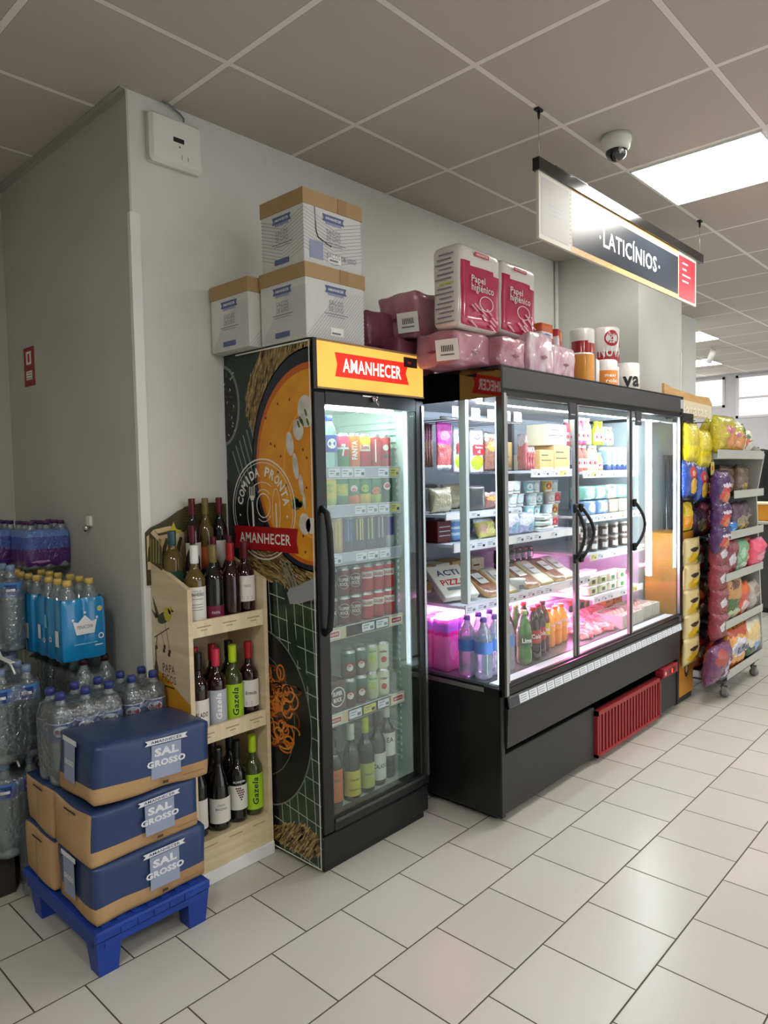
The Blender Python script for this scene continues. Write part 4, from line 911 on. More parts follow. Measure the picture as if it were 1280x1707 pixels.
# shelves (x0, x1, y front, z)
SHELF = M('shelf_white', (206, 210, 218), .4)
shs = [(3.20, 3.66, 1.95, 1.510), (CX0+.02, 3.12, 1.96, 1.318), (CX0+.02, 3.66, 1.92, 1.185), (CX0+.02, 3.66, 1.86, .915), (3.70, CX1-.03, 1.92, 1.498), (3.70, CX1-.03, 1.90, 1.245), (3.70, CX1-.03, 1.88, 1.028), (3.70, 4.36, 1.86, .785)]
for i, (x0, x1, y0, z) in enumerate(shs):
    b = MB(); b.box(x0, x1, y0, 2.40, z-.014, z, SHELF); s_ = ob('shelf', b, co)
    b = MB(); hh = .04 if i != 1 else .03; b.box(x0, x1, y0-.006, y0, z-hh+.004, z+.006, SHELF); price_rail(b, flat((0, y0-.0065, z-hh+.006), X_, (0, -.05, 1)), x0, x1, 0, hh-.002, 30+i, WHITE, max(3, int((x1-x0)/.08)), (PAPERT, PAPERT, YTAG) if i != 3 else (PAPERT, YTAG, YTAG)); ob('price_rail', b, s_)
b = MB(); b.box(3.665, 3.69, 2.36, 2.40, .6, 1.83, DGREY); ob('shelf_upright', b, co)
b = MB(); b.tube([(2.50, 1.98, 1.752), (3.18, 1.98, 1.752)], .006, STEEL, 8)
for k in range(6): x = 2.60+k*.1; b.tube([(x, 2.30, 1.752), (x, 1.99, 1.752), (x, 1.97, 1.762)], .003, STEEL, 6)
ob('hanging_bar', b, co)
# doors
def door(x0, x1, yoff, handle, blk):
    b = MB(); y0, y1 = CY+.002+yoff, CY+.016+yoff
    ml, mr = (ALU, BLACKM)
    b.box(x0, x0+.013, y0, y1, .60, 1.826, ml); b.box(x1-.013, x1, y0, y1, .60, 1.826, ALU); b.box(x1-.004, x1+.012, y0-.002, y1, .60, 1.826, BLACKM)
    b.box(x0, x1, y0, y1, .60, .612, BLACKM); b.box(x0, x1, y0, y1, 1.818, 1.828, BLACKM)
    d = ob('door', b, co)
    b = MB(); b.box(x0+.01, x1-.01, y0+.004, y0+.008, .610, 1.82, GLASS); ob('pane', b, d)
    if blk:
        b = MB(); b.box(blk-.035, blk+.035, y0-.008, y0+.002, 1.745, 1.822, DGREY, .003); b.rect(front(0, y0-.0085, 0), blk-.02, blk+.02, 1.765, 1.770, PALEG); ob('door_closer', b, d)
    if handle:
        b = MB(); hx, s_ = handle; ya = y0-.002
        for zz in (1.325, 1.085): b.box(hx-.014, hx+.014, ya-.014, ya+.002, zz-.022, zz+.022, BLACKM, .004)
        pts = []
        for k in range(13): t_ = k/12; pts.append((hx+s_*.062*math.sin(PI*t_), ya-.012-.028*math.sin(PI*t_), 1.325-.24*t_))
        b.tube(pts, .0085, BLACKM, 8); ob('door_handle', b, d)
door(2.506, 3.102, 0, (3.078, .45), 3.062); door(3.118, 3.706, 0.0, (3.136, 1), None); door(3.722, 4.425, 0.0, (3.742, .9), 3.80)

# ------------------------------------------------------------ goods in the cooler
def softpack(w, d, h, m, seed=0, nz=.004, rnd_=.012, bulge=.004, name='pack', nm='food_pack', art=None, cat='food pack', zc=None, matfn=None):
    def mk():
        t = thing(nm, '', cat); b = MB(); b.soft(w, d, h, matfn or (lambda x, y, z, a: m), (8, 5, 8), rnd_, bulge, nz, 14, seed, zc); ob('wrapper', b, t)
        if art: b = MB(); art(b, front(0, -d/2-bulge-.0035, 0), w, h); ob('label', b, t)
        return t
    return mk
def pouch(w, d, h, m, seed=0, nm='food_pouch', art=None, cat='food pouch', wr=.008):
    def mk():
        t = thing(nm, '', cat); b = MB(); b.pillow(w, h, d, m, seed, wr); ob('pouch_film', b, t)
        if art: b = MB(); art(b, front(0, -d/2-.006, 0), w, h); ob('label', b, t)
        return t
    return mk
PB = M('pack_magenta', (204, 62, 170), .25, coat=.5)
BACON = printed('pack_bacon', (226, 180, 180), ((.5, .78, 2, .24, (206, 52, 166)), (.5, .72, .3, .10, (240, 130, 214)), (.5, .03, 2, .08, (228, 228, 240))), .25, .4, .02, ((190, 92, 92), 16))
HAM = printed('pack_ham', (224, 226, 234), ((.5, .25, .42, .16, (176, 200, 40)), (.5, .80, .22, .06, (70, 60, 110)), (.5, .80, .17, .035, (220, 220, 235))), .25, .4, .015)
SALAMI = printed('pack_brown', (206, 170, 150), ((.5, .62, .35, .12, (216, 160, 80)), (.5, .95, 2, .1, (190, 184, 180))), .2, .5, .05, ((150, 100, 86), 7))
DKP = printed('pack_maroon', (96, 30, 60), ((.5, .3, 2, .3, (150, 110, 100)),), .2, .5, .05, ((150, 90, 110), 9))
def hamart(b, f, w, h): b.rect(f, -w*.36, w*.36, h*.42, h*.64, RED); b.text(f, 'Fiambre', 0, h*.58, w*.5, .012, WHITE, .001); b.text(f, 'x2', 0, h*.49, w*.2, .016, WHITE, .001)
for i in range(4): place('maroonp', pouch(.10, .018, .20, DKP, 3), (2.545+i*.018, 2.14, 1.535), 'thin maroon meat pack hung edge on, %s, inside left cooler pane' % ORD[i], rz=math.radians(68), group='hanging meat packs')
place('bacon', pouch(.122, .02, .225, BACON, 4), (2.685, 2.11, 1.520), 'pink bacon pack hanging behind left cooler pane')
place('ham', pouch(.122, .02, .228, HAM, 5, art=hamart), (2.808, 2.105, 1.504), 'white ham pack with red square hanging behind grey support')
place('ham', None, (2.934, 2.10, 1.498), 'white ham pack with red square, hanging right of grey support')
place('salami', pouch(.13, .02, .20, SALAMI, 6), (3.075, 2.11, 1.512), 'brown sliced meat pack hanging beside cooler corner post')
for i, x in enumerate((2.586, 2.73, 2.86, 2.99, 3.09)):
    def mt():
        t = thing('price_tag', '', 'price tag'); b = MB(); b.box(-.034, .034, -.001, .001, -.022, .022, PAPERT); f = front(0, -.0015, 0)
        for k in range(3): b.rect(f, -.025, .01+.008*k, -.012+k*.01, -.009+k*.01, GREYP)
        ob('card', b, t); b = MB(); b.box(-.03, .03, .001, .003, .018, .026, STEEL); ob('clip', b, t); return t
    place('ptag', mt, (x, 1.955, 1.778), 'white price tag %s on the cooler hanging bar' % ORD[i], group='price tags on the hanging bar')
SALM = printed('pack_salmon', (222, 150, 150), ((.5, .85, .5, .2, (200, 190, 190)),), .2, .6, .05, ((190, 96, 100), 8))
for i in range(4): place('salmon', pouch(.11, .022, .20 if i < 1 else .20, SALM, 8), (3.235+i*.024, 2.02-.0*i, 1.512), 'pink salmon pack, %s in a row on top cooler shelf' % ORD[i], rz=math.radians(58), group='salmon packs on the top shelf', sc=(1, 1, .62 if i else .95))
def carton_(w, d, h, m, art=None, nm='cheese_carton'):
    def mk():
        t = thing(nm, '', 'carton'); b = MB(); b.box(-w/2, w/2, -d/2, d/2, 0, h, m, .003); ob('box', b, t); b = MB(); f = front(0, -d/2-.0006, 0)
        (art or (lambda b, f, w, h: (b.rect(f, -w*.4, w*.1, h*.7, h*.76, BR), b.rect(f, -w*.4, w*.3, h*.45, h*.5, BR), b.rect(f, -w*.42, w*.42, 0.003, .012, WHITE))))(b, f, w, h); ob('print', b, t); return t
    return mk
KR = noisy('tan_carton', (206, 172, 112), (192, 156, 96), 6, .6); CRM = noisy('cream_carton', (232, 226, 200), (222, 214, 186), 6, .5)
place('tanc', carton_(.145, .12, .105, KR), (3.40, 2.03, 1.514), 'small tan cheese carton on top cooler shelf'); place('tanc2', carton_(.175, .14, .13, KR), (3.565, 2.04, 1.514), 'larger tan cheese carton on top cooler shelf')
place('crc', carton_(.20, .14, .115, CRM), (3.535, 2.05, 1.646), 'cream cheese carton on top of the tan one'); place('crc2', carton_(.11, .12, .09, CRM), (3.58, 2.20, 1.514), 'cream carton behind the tan cheese cartons')
# yoghurt pots
POTC = {'pale': (206, 226, 236), 'teal': (140, 200, 208), 'yellow': (232, 204, 96), 'red': (232, 120, 120), 'pink': (226, 206, 216)}
def pot(c):
    def mk():
        t = thing('yoghurt_pot', '', 'yoghurt pot'); m = M('pot_'+c, POTC[c], .3); b = MB(); b.lathe([(.026, 0), (.031, .062)], 0, 0, 0, m, 18)
        f = cyl(0, 0, 0, .0295, math.radians(-125)); b.disc(f, 0, .035, .017, {'yellow': RD, 'red': RED}.get(c, WHITE), .001, 12); b.rect(f, -.02, .02, .004, .012, WHITE, .0006, 5); ob('pot_body', b, t)
        b = MB(); b.lathe([(.033, .062), (.033, .065), (.03, .066)], 0, 0, 0, WHITE, 18); ob('pot_lid', b, t); return t
    return mk
lay = [['pink', 'pale', 'teal', 'pale', 'yellow', 'pale'], ['pale', 'pale', 'pale', 'teal', 'pink', 'red'], ['pale', 'yellow', 'teal', 'teal', 'pale', 'yellow'], ['pale', 'pale', 'teal', 'teal', 'pale', 'red']]
for r_, row in enumerate(lay):
    for i, c in enumerate(row):
        place('pot_'+c, pot(c), (3.125+i*.098+.03*(r_ == 1), 2.04+(i % 2)*.02, 1.187+(3-r_)*.0675), '%s yoghurt pot, %s, %s row of the cooler stack' % (c, ORD[i], ('top', 'second', 'third', 'bottom')[r_]), group='yoghurt pots')
BAGB = printed('pack_blue_white', (206, 216, 238), ((.7, .35, .3, .22, (120, 170, 200)), (.3, .6, .3, .2, (232, 236, 250))), .2, .5, .08, ((180, 180, 220), 6))
place('bluebag', pouch(.18, .07, .12, BAGB, 9), (3.02, 1.975, 1.187), 'blue and white cheese bag beside the cooler corner post'); place('bluebag', None, (3.17, 1.972, 1.187), 'blue and white cheese bag, right one, in front of yoghurt pots', sc=(.9, 1, .9))
TRW = printed('tray_white', (226, 230, 226), ((.5, .5, 2, .12, (176, 190, 180)), (.4, .8, .3, .1, (120, 120, 110))), .3, .4)
for i in range(3): place('tray', softpack(.15, .10, .028, TRW, 2), (3.34, 1.985, 1.187+i*.030), 'white cheese tray in a stack of three, %s' % ('bottom', 'middle', 'top')[i], rz=.1*i, group='white cheese trays')
BEI = printed('pack_beige', (206, 194, 160), ((.5, .5, .3, .3, (160, 150, 120)),), .25, .4, .06, ((170, 160, 130), 8))
place('beige', pouch(.16, .06, .115, BEI, 12), (2.60, 2.07, 1.320), 'beige pasta bag on the short shelf behind left cooler pane'); place('dark', softpack(.135, .06, .12, M('tray_dark', (62, 60, 60), .3, coat=.4), 4), (2.86, 2.07, 1.320), 'dark grey tray on the short shelf behind left cooler pane')
place('pinkt', pouch(.135, .05, .085, SALAMI, 15), (2.98, 2.06, 1.320), 'pinkish meat bag on the short cooler shelf near corner post')
CHS = printed('pack_cheese', (234, 226, 170), ((.5, .85, .6, .12, (236, 236, 236)), (.25, .4, .2, .2, (232, 190, 160))), .25, .4, .05, ((222, 208, 120), 5))
place('cheese', pouch(.15, .06, .10, CHS, 18), (2.865, 1.99, 1.187), 'yellow sliced cheese bag, left, behind left cooler pane', rx=-.35); place('cheese', None, (3.0-.0, 1.99+.05, 1.187), 'yellow sliced cheese bag, right, partly behind corner post', rx=-.35, sc=(.8, 1, .9))
RBX = M('carton_dark_red', (90, 26, 30), .4); BBX = printed('pack_slices_blue', (96, 140, 190), ((.5, .9, 2, .1, (210, 220, 230)), (.5, .3, 2, .06, (190, 210, 230)), (.5, .55, 2, .05, (190, 210, 230))), .3, .3)
place('redbox', carton_(.10, .10, .10, RBX, lambda b, f, w, h: [b.rect(f, -.04, .04, z, z+.004, PALEG) for z in (.03, .05, .07)]), (2.555, 2.06, 1.187), 'dark red carton on second cooler shelf at far left'); place('bluepk', softpack(.11, .09, .115, BBX, 5), (2.665, 2.045, 1.187), 'blue striped pack beside the dark red carton')
# third shelf: slanted trays and jars
def slant(w, l, m, top, nm='meat_tray'):
    def mk():
        t = thing(nm, '', 'food tray'); b = MB(); b.soft(w, l, .035, lambda x, y, z, a: top if a == '+z' else m, (6, 8, 3), .01, .004, .003, 12); ob('tray_body', b, t)
        b = MB(); f = flat((0, 0, .042), X_, (0, 1, 0)); b.rect(f, -w*.35, w*.2, -l*.1, l*.3, WHITE); b.text(f, 'Fumado', -w*.07, l*.1, w*.4, l*.08, BLACKP, .001); ob('label', b, t); return t
    return mk
ORB = noisy('meat_orange_brown', (176, 120, 88), (120, 78, 58), 30, .3, coat=.5); PIZ = noisy('pizza_box', (226, 222, 212), (206, 198, 180), 10, .4); WOODY = noisy('meat_tan', (206, 170, 120), (184, 140, 96), 18, .35, coat=.4)
def pizza():
    t = thing('pizza_box', '', 'food box'); b = MB(); b.box(-.10, .10, -.10, .10, 0, .03, PIZ, .003); ob('box', b, t); b = MB(); f = flat((0, 0, .031), X_, (0, 1, 0))
    b.text(f, 'ACTI', 0, .05, .13, .035, M('print_navy', (40, 54, 96), .5), 0, .02); b.text(f, 'PIZZA', 0, -.01, .14, .035, RED, 0, .02); b.rect(f, -.06, .06, -.06, -.04, GREYP); ob('print', b, t); return t
place('pizza', pizza, (2.60, 2.02, .985), 'white pizza box leaning on third cooler shelf at left', rx=math.radians(38), rz=math.radians(-14))
for i, (k, x, y) in enumerate((('t1', 2.80, 1.99), ('t2', 2.93, 1.98), ('t1', 3.12, 1.98), ('t2', 3.26, 1.985), ('t1', 3.40, 1.985), ('t2', 3.52, 1.99))):
    place(k, slant(.12, .20, WOODY if k == 't1' else KR, ORB if k == 't1' else PIZ), (x, y, .950), '%s tray leaning, %s on third cooler shelf' % ('smoked meat' if k == 't1' else 'white topped cheese', ORD[i]), rx=math.radians(30), group='leaning trays on the third shelf')
def bowl():
    t = thing('cream_tub', '', 'tub'); b = MB(); b.lathe([(.04, 0), (.055, .05), (.058, .05), (.058, .056), (.05, .056), (.001, .05)], 0, 0, 0, M('tub_white', (224, 228, 226), .3), 22); b.rect(cyl(0, 0, 0, .051, math.radians(-110)), -.02, .02, .012, .034, GREYP, .002, 5); ob('tub_body', b, t)
    b = MB(); b.lathe([(.059, .056), (.059, .060), (.01, .062)], 0, 0, 0, WHITE, 22); ob('tub_lid', b, t); return t
place('bowl', bowl, (2.985, 1.90, .918), 'white round tub beside corner post on third shelf', sc=(.7, .7, 1))
def jar(c, capc, lab):
    def mk():
        t = thing('dessert_jar', '', 'jar'); b = MB(); b.lathe([(.025, 0), (.028, .01), (.028, .055), (.024, .062)], 0, 0, 0, c, 16); ob('jar_body', b, t)
        b = MB(); b.lathe([(.026, .062), (.026, .074), (.023, .075)], 0, 0, 0, capc, 16); ob('jar_lid', b, t); b = MB(); b.rect(cyl(0, 0, 0, .0285, math.radians(-125)), -.018, .018, .015, .045, lab, 0, 6); ob('label', b, t); return t
    return mk
JD = M('jar_dark', (52, 40, 34), .15, coat=.5)
for r_ in range(2):
    for i in range(6): place('jar', jar(JD, M('jar_lid_dark', (40, 40, 40), .3), PALEG), (3.30+i*.062, 2.22, .918+.077*r_), 'dark jar with grey label, %s of %s row, third cooler shelf' % (ORD[i], ('lower', 'upper')[r_]), group='dark jars')
    for i in range(9): place('jar2', jar(M('jar_brown', (96, 78, 66), .2, coat=.5), M('jar_lid_pale', (190, 184, 176), .3), WHITE), (3.745+i*.068, 1.95+.03*(i % 2), 1.031+.077*r_), 'brown dessert jar, %s of %s row, right cooler bay' % (ORD[i], ('lower', 'upper')[r_]), group='brown dessert jars')
# right bay, top shelf bottles
def smallbot(c, cap, h=.15, r=.025):
    def mk():
        t = thing('drink_yoghurt_bottle', '', 'bottle'); b = MB(); b.lathe([(r*.9, 0), (r, .01), (r, h*.55), (r*.8, h*.72), (r*.5, h*.84), (r*.5, h*.9)], 0, 0, 0, c, 16); ob('bottle_body', b, t)
        b = MB(); b.lathe([(r*.6, h*.88), (r*.6, h), (r*.5, h)], 0, 0, 0, cap, 14); ob('cap', b, t); b = MB(); f = cyl(0, 0, 0, r*1.01, math.radians(-125)); b.rect(f, -r*.9, r*.9, h*.15, h*.5, WHITE, 0, 6); b.disc(f, 0, h*.33, r*.45, RED, .0005, 10); ob('label', b, t); return t
    return mk
YP, YO, YG, YC, YB_, YT = (M('yog_'+n, c, .3) for n, c in (('pink', (232, 96, 140)), ('coral', (236, 110, 96)), ('lime', (196, 220, 50)), ('cream', (236, 220, 170)), ('blue', (110, 160, 214)), ('tan', (206, 160, 100))))
for i, (k, x, h) in enumerate(((YP, 3.735, .152), (YP, 3.79, .152), (YC, 3.845, .152), (YG, 3.955, .14), (YG, 4.01, .14), (YB_, 4.07, .11), (YT, 4.13, .11))):
    place('sb_'+k.name, smallbot(k, WHITE if k is not YG else YG), (x, 1.965, 1.655), '%s drinking yoghurt bottle, %s, upper tier of right top shelf' % (k.name.split('_')[1], ORD[i]), group='yoghurt bottles upper tier', sc=(1, 1, h/.15))
for i, (k, x) in enumerate(((YO, 3.74), (YO, 3.80), (YC, 3.87), (YC, 3.93), (YT, 3.99))):
    place('sb_'+k.name, smallbot(k, WHITE), (x, 1.965, 1.499), '%s drinking yoghurt bottle, %s, lower tier of right top shelf' % (k.name.split('_')[1], ORD[i]), group='yoghurt bottles lower tier')
MILK = printed('milk_carton_blue', (150, 186, 228), ((.5, .15, 2, .12, (50, 70, 130)), (.5, .5, .25, .3, (230, 236, 246)), (.5, .5, .1, .2, (190, 60, 70)), (.5, .95, 2, .08, (236, 240, 246))), .4)
for i, x in enumerate((4.06, 4.13, 4.20, 4.27)): place('milk', softpack(.062, .062, .145, MILK, 1, .0005, .004, 0, nm='milk_carton', cat='carton'), (x, 1.96, 1.499), 'blue and white milk carton, %s on right top cooler shelf' % ORD[i], group='milk cartons')
for i in range(3): place('sb_fill%d' % i, smallbot((YP, YC, YG)[i], WHITE), (3.75+i*.06, 2.05, 1.652), '%s yoghurt bottle in the back row of right top shelf' % ('pink', 'cream', 'lime')[i])
TEAL = printed('pack_teal', (130, 196, 180), ((.5, .5, .3, .3, (190, 226, 216)),), .3, .4, .05); BL2 = printed('pack_blue', (110, 150, 206), ((.6, .5, .3, .3, (226, 232, 244)),), .3, .4, .05); BRP = printed('pack_tanbrown', (176, 156, 130), ((.5, .5, .4, .3, (206, 196, 176)),), .3, .4, .05)
seq = [('teal', TEAL, 3.79, 1.335, .15), ('teal', TEAL, 3.93, 1.335, .15), ('white', TRW, 4.08, 1.335, .13), ('teal', TEAL, 4.22, 1.335, .15), ('blue', BL2, 3.80, 1.249, .15), ('blue', BL2, 3.955, 1.249, .15), ('tan', BRP, 4.10, 1.249, .14), ('tan', BRP, 4.24, 1.249, .14)]
for i, (n_, m, x, z, w) in enumerate(seq): place('sp_'+n_, softpack(w, .09, .082, m, i, .003), (x, 1.965, z), '%s food pack, %s, %s layer of second right shelf' % (n_, ORD[i % 4], 'upper' if i < 4 else 'lower'), group='food packs second right shelf')
TUBG, TUBC = M('tub_green', (186, 202, 150), .35), M('tub_cream', (222, 218, 196), .35)
def tub(m):
    def mk():
        t = thing('butter_tub', '', 'tub'); b = MB(); b.soft(.105, .075, .048, lambda x, y, z, a: m, (6, 5, 4), .008); f = front(0, -.0385, 0); b.rect(f, -.02, .02, .012, .034, BR if m is TUBG else GR); ob('tub_body', b, t)
        b = MB(); b.box(-.055, .055, -.040, .040, .046, .053, WHITE, .002); ob('tub_lid', b, t); return t
    return mk
for i in range(8):
    k = 'g' if i in (0, 1, 4, 5) else 'c'; place('tub'+k, tub(TUBG if k == 'g' else TUBC), (3.775+(i % 4)*.125, 1.93, .788+(i//4)*.054), '%s tub, %s, %s layer of fourth right shelf' % ('green butter' if k == 'g' else 'cream spread', ORD[i % 4], ('lower', 'upper')[i//4]), group='butter tubs')
# deck: water, sodas, juice, meat, crates
WSOL = glass('bottle_clear', (222, 234, 238), .55, .04, .20, bump=.12)
def water_bottle(lab, cap, h=.31, r=.0415, z0=.13, z1=.19, art=None, key=None):
    def mk(parent=None, x=0, y=0, z=0, nm='water_bottle'):
        t = thing(nm, '', 'water bottle') if parent is None else None
        s = h/.31; pr = [(.030, .006), (.038, 0), (r, .012), (r, .03)]
        zz = .036
        while zz < z0*s-.01: pr += [(r-.0018, zz), (r, zz+.008)]; zz += .016
        pr += [(r, z0*s), (r, z1*s+.005), (r*.97, .215*s), (r*.78, .238*s), (r*.5, .262*s), (.0135, .28*s), (.0135, .292*s)]
        b = MB(); b.lathe(pr, x, y, z, WSOL, 18); body = ob('water_bottle' if parent is not None else 'bottle_body', b, parent if parent is not None else t)
        q = body if parent is not None else t
        b = MB(); b.lathe([(.0155, .286*s), (.0158, .303*s), (.0135, .31*s)], x, y, z, cap, 14); ob('cap', b, q)
        if lab is not None:
            b = MB(); b.lathe([(r+.0005, z0*s), (r+.0005, z1*s)], x, y, z, lab, 20, cap=False)
            if art: art(b, cyl(x, y, z, r+.001, math.radians(-112)), h)
            ob('label', b, q)
        return t
    return mk
WLAB = M('water_label_blue', (88, 128, 196), .4); CAPB = M('cap_blue', (52, 62, 130), .35)
for i, (x, y) in enumerate(((2.552, 1.80), (2.640, 1.80), (2.728, 1.80), (2.552, 1.89), (2.640, 1.89), (2.728, 1.89))): place('cwb', water_bottle(WLAB, M('cap_violet', (96, 80, 150), .35), .27, .040), (x, y, .598), 'clear water bottle in cooler, %s of %s row behind side pane' % (ORD[i % 3], ('front', 'back')[i//3]), group='water bottles in the cooler')
PKC = printed('pack_pink_carton', (232, 130, 190), ((.5, .85, 2, .10, (150, 110, 200)), (.5, .72, 2, .04, (206, 50, 140)), (.5, .4, .3, .2, (246, 170, 214))), .4)
for i, (x, y) in enumerate(((2.565, 2.02), (2.66, 2.02), (2.565, 2.12), (2.66, 2.12))): place('pkc', softpack(.085, .085, .235, PKC, 1, .0005, .004, 0, nm='milk_carton', cat='carton'), (x, y, .598), 'pink tall carton behind the cooler water bottles, %s' % ('front left', 'front right', 'rear left', 'rear right')[i], group='pink cartons in the cooler')
def soda(liquid, cap, lab, word_, h=.255, r=.037):
    def mk():
        t = thing('soda_bottle', '', 'soda bottle'); s = h/.27; b = MB(); b.lathe([(.030, 0), (r, .012), (r, .05), (r*.92, .08), (r, .12), (r, .17*s), (r*.85, .2*s), (.016, .24*s), (.013, .245*s), (.013, .255*s)], 0, 0, 0, [liquid]*9, 20); ob('bottle_body', b, t)
        b = MB(); b.lathe([(.016, .25*s), (.016, .268*s), (.014, .27*s)], 0, 0, 0, cap, 14); ob('cap', b, t)
        b = MB(); b.lathe([(r+.0006, .085), (r+.0006, .155*s)], 0, 0, 0, lab, 20, cap=False); b.text(cyl(0, 0, 0, r+.001, math.radians(-122)), word_, 0, .118, .05, .022, WHITE, .0006, .03); ob('label', b, t); return t
    return mk
COLA = M('cola_liquid', (34, 14, 12), .06, coat=.6); GRN = M('green_bottle', (58, 120, 46), .1, coat=.6); ORJ = M('orange_juice', (240, 160, 50), .15, coat=.6); ICT = M('iced_tea', (96, 44, 24), .08, coat=.6)
for k, args, x, y, lb in (('green', (GRN, C('cap_lime', (150, 200, 110)), C('lab_dkgreen', (50, 96, 36)), 'Lima'), 2.865, 1.79, 'green soda bottle at left front of cooler deck'), ('cola', (COLA, RD, RD, 'Cola'), 2.965, 1.80, 'cola bottle with red cap right of the green soda bottle'),
    ('cola', None, 3.045, 1.82, 'cola bottle with red label, second along the cooler deck'), ('tea', (ICT, C('cap_brown', (84, 40, 30)), YL, 'Tea'), 3.135, 1.85, 'iced tea bottle with yellow label on cooler deck'), ('cola', None, 3.055, 1.91, 'red capped cola bottle behind the front row on deck'), ('green', None, 2.965, 1.90, 'green soda bottle in the second row of the deck'), ('cola', None, 2.875, 1.89, 'red capped cola bottle behind the green soda bottle')):
    place('so_'+k, soda(*args) if args else None, (x, y, .598), lb)
for i, (x, y) in enumerate(((3.225, 1.87), (3.305, 1.875), (3.385, 1.885))): place('so_or', soda(ORJ, OR_, C('lab_or', (244, 176, 90)), 'Laranja', .20, .036), (x, y, .598), 'orange juice bottle, %s on cooler deck' % ORD[i], group='orange juice bottles')
MEAT = noisy('meat_pink', (228, 116, 124), (240, 196, 196), 14, .2, coat=.7, lo=.4, hi=.6); MEAT2 = noisy('meat_red', (206, 84, 92), (236, 160, 166), 18, .2, coat=.7)
r = random.Random(9); k = 0
for j in range(4):
    for i in range(8):
        x = 3.50+i*.078+r.uniform(-.01, .01)
        if x > 3.70 and j > 2: continue
        place('meat%d' % (k % 2), pouch(.115, .03, .085, (MEAT, MEAT2)[k % 2], 20+k % 2, nm='meat_pack', cat='meat pack'), (x, 1.79+j*.07, .600+j*.022), 'pink vacuum packed meat on cooler deck, %s of %s row' % (ORD[i], ('front', 'second', 'third', 'back')[j]), rx=math.radians(-62), rz=r.uniform(-.5, .5), group='meat packs on the deck'); k += 1
GRC = printed('sachet_grey', (150, 154, 150), ((.5, .5, .35, .35, (60, 96, 96)), (.5, .9, 2, .08, (220, 120, 120))), .3); YLC = printed('sachet_cream', (206, 190, 140), ((.5, .6, .3, .2, (150, 120, 80)),), .3)
for i, x in enumerate((3.80, 3.87, 3.94, 4.01)): place('sac%d' % (i % 2), softpack(.062, .10, .13, (GRC, YLC)[i % 2], i, .002, nm='deli_carton', cat='carton'), (x, 2.10, .60), '%s deli carton standing behind the meat, %s' % (('grey', 'cream')[i % 2], ORD[i]), group='deli cartons behind the meat')
ORC = noisy('carton_orange', (232, 156, 96), (222, 140, 80), 6, .5)
def crate():
    t = thing('egg_crate', '', 'crate'); CRW = M('crate_white', (206, 202, 190), .5); b = MB(); b.box(-.14, .14, -.09, .09, 0, .01, CRW)
    for (x0, x1, y0, y1) in ((-.14, .14, -.09, -.082), (-.14, .14, .082, .09), (-.14, -.132, -.09, .09), (.132, .14, -.09, .09)): b.box(x0, x1, y0, y1, 0, .075, CRW)
    for q in range(12): b.box(-.136+q*.0245, -.128+q*.0245, -.094, -.09, 0, .075, CRW)
    ob('crate_body', b, t); b = MB()
    for q in range(10): b.lathe([(.001, .0), (.018, .012), (.022, .03), (.015, .048), (.001, .055)], -.105+(q % 5)*.052, -.04+(q//5)*.07, .02, M('egg_pink', (236, 200, 190), .4), 12, cap=False)
    e = ob('eggs', b, t); return t
place('crate', crate, (3.98, 1.84, .598), 'white slatted crate, left, at right end of cooler deck'); place('crate', None, (4.27, 1.86, .598), 'white slatted crate, right, at right end of cooler deck')
place('orc', carton_(.11, .09, .12, ORC), (4.15, 2.02, .60), 'orange carton, left, behind the white crates'); place('orc', None, (4.28, 2.02, .60), 'orange carton, right, behind the white crates')

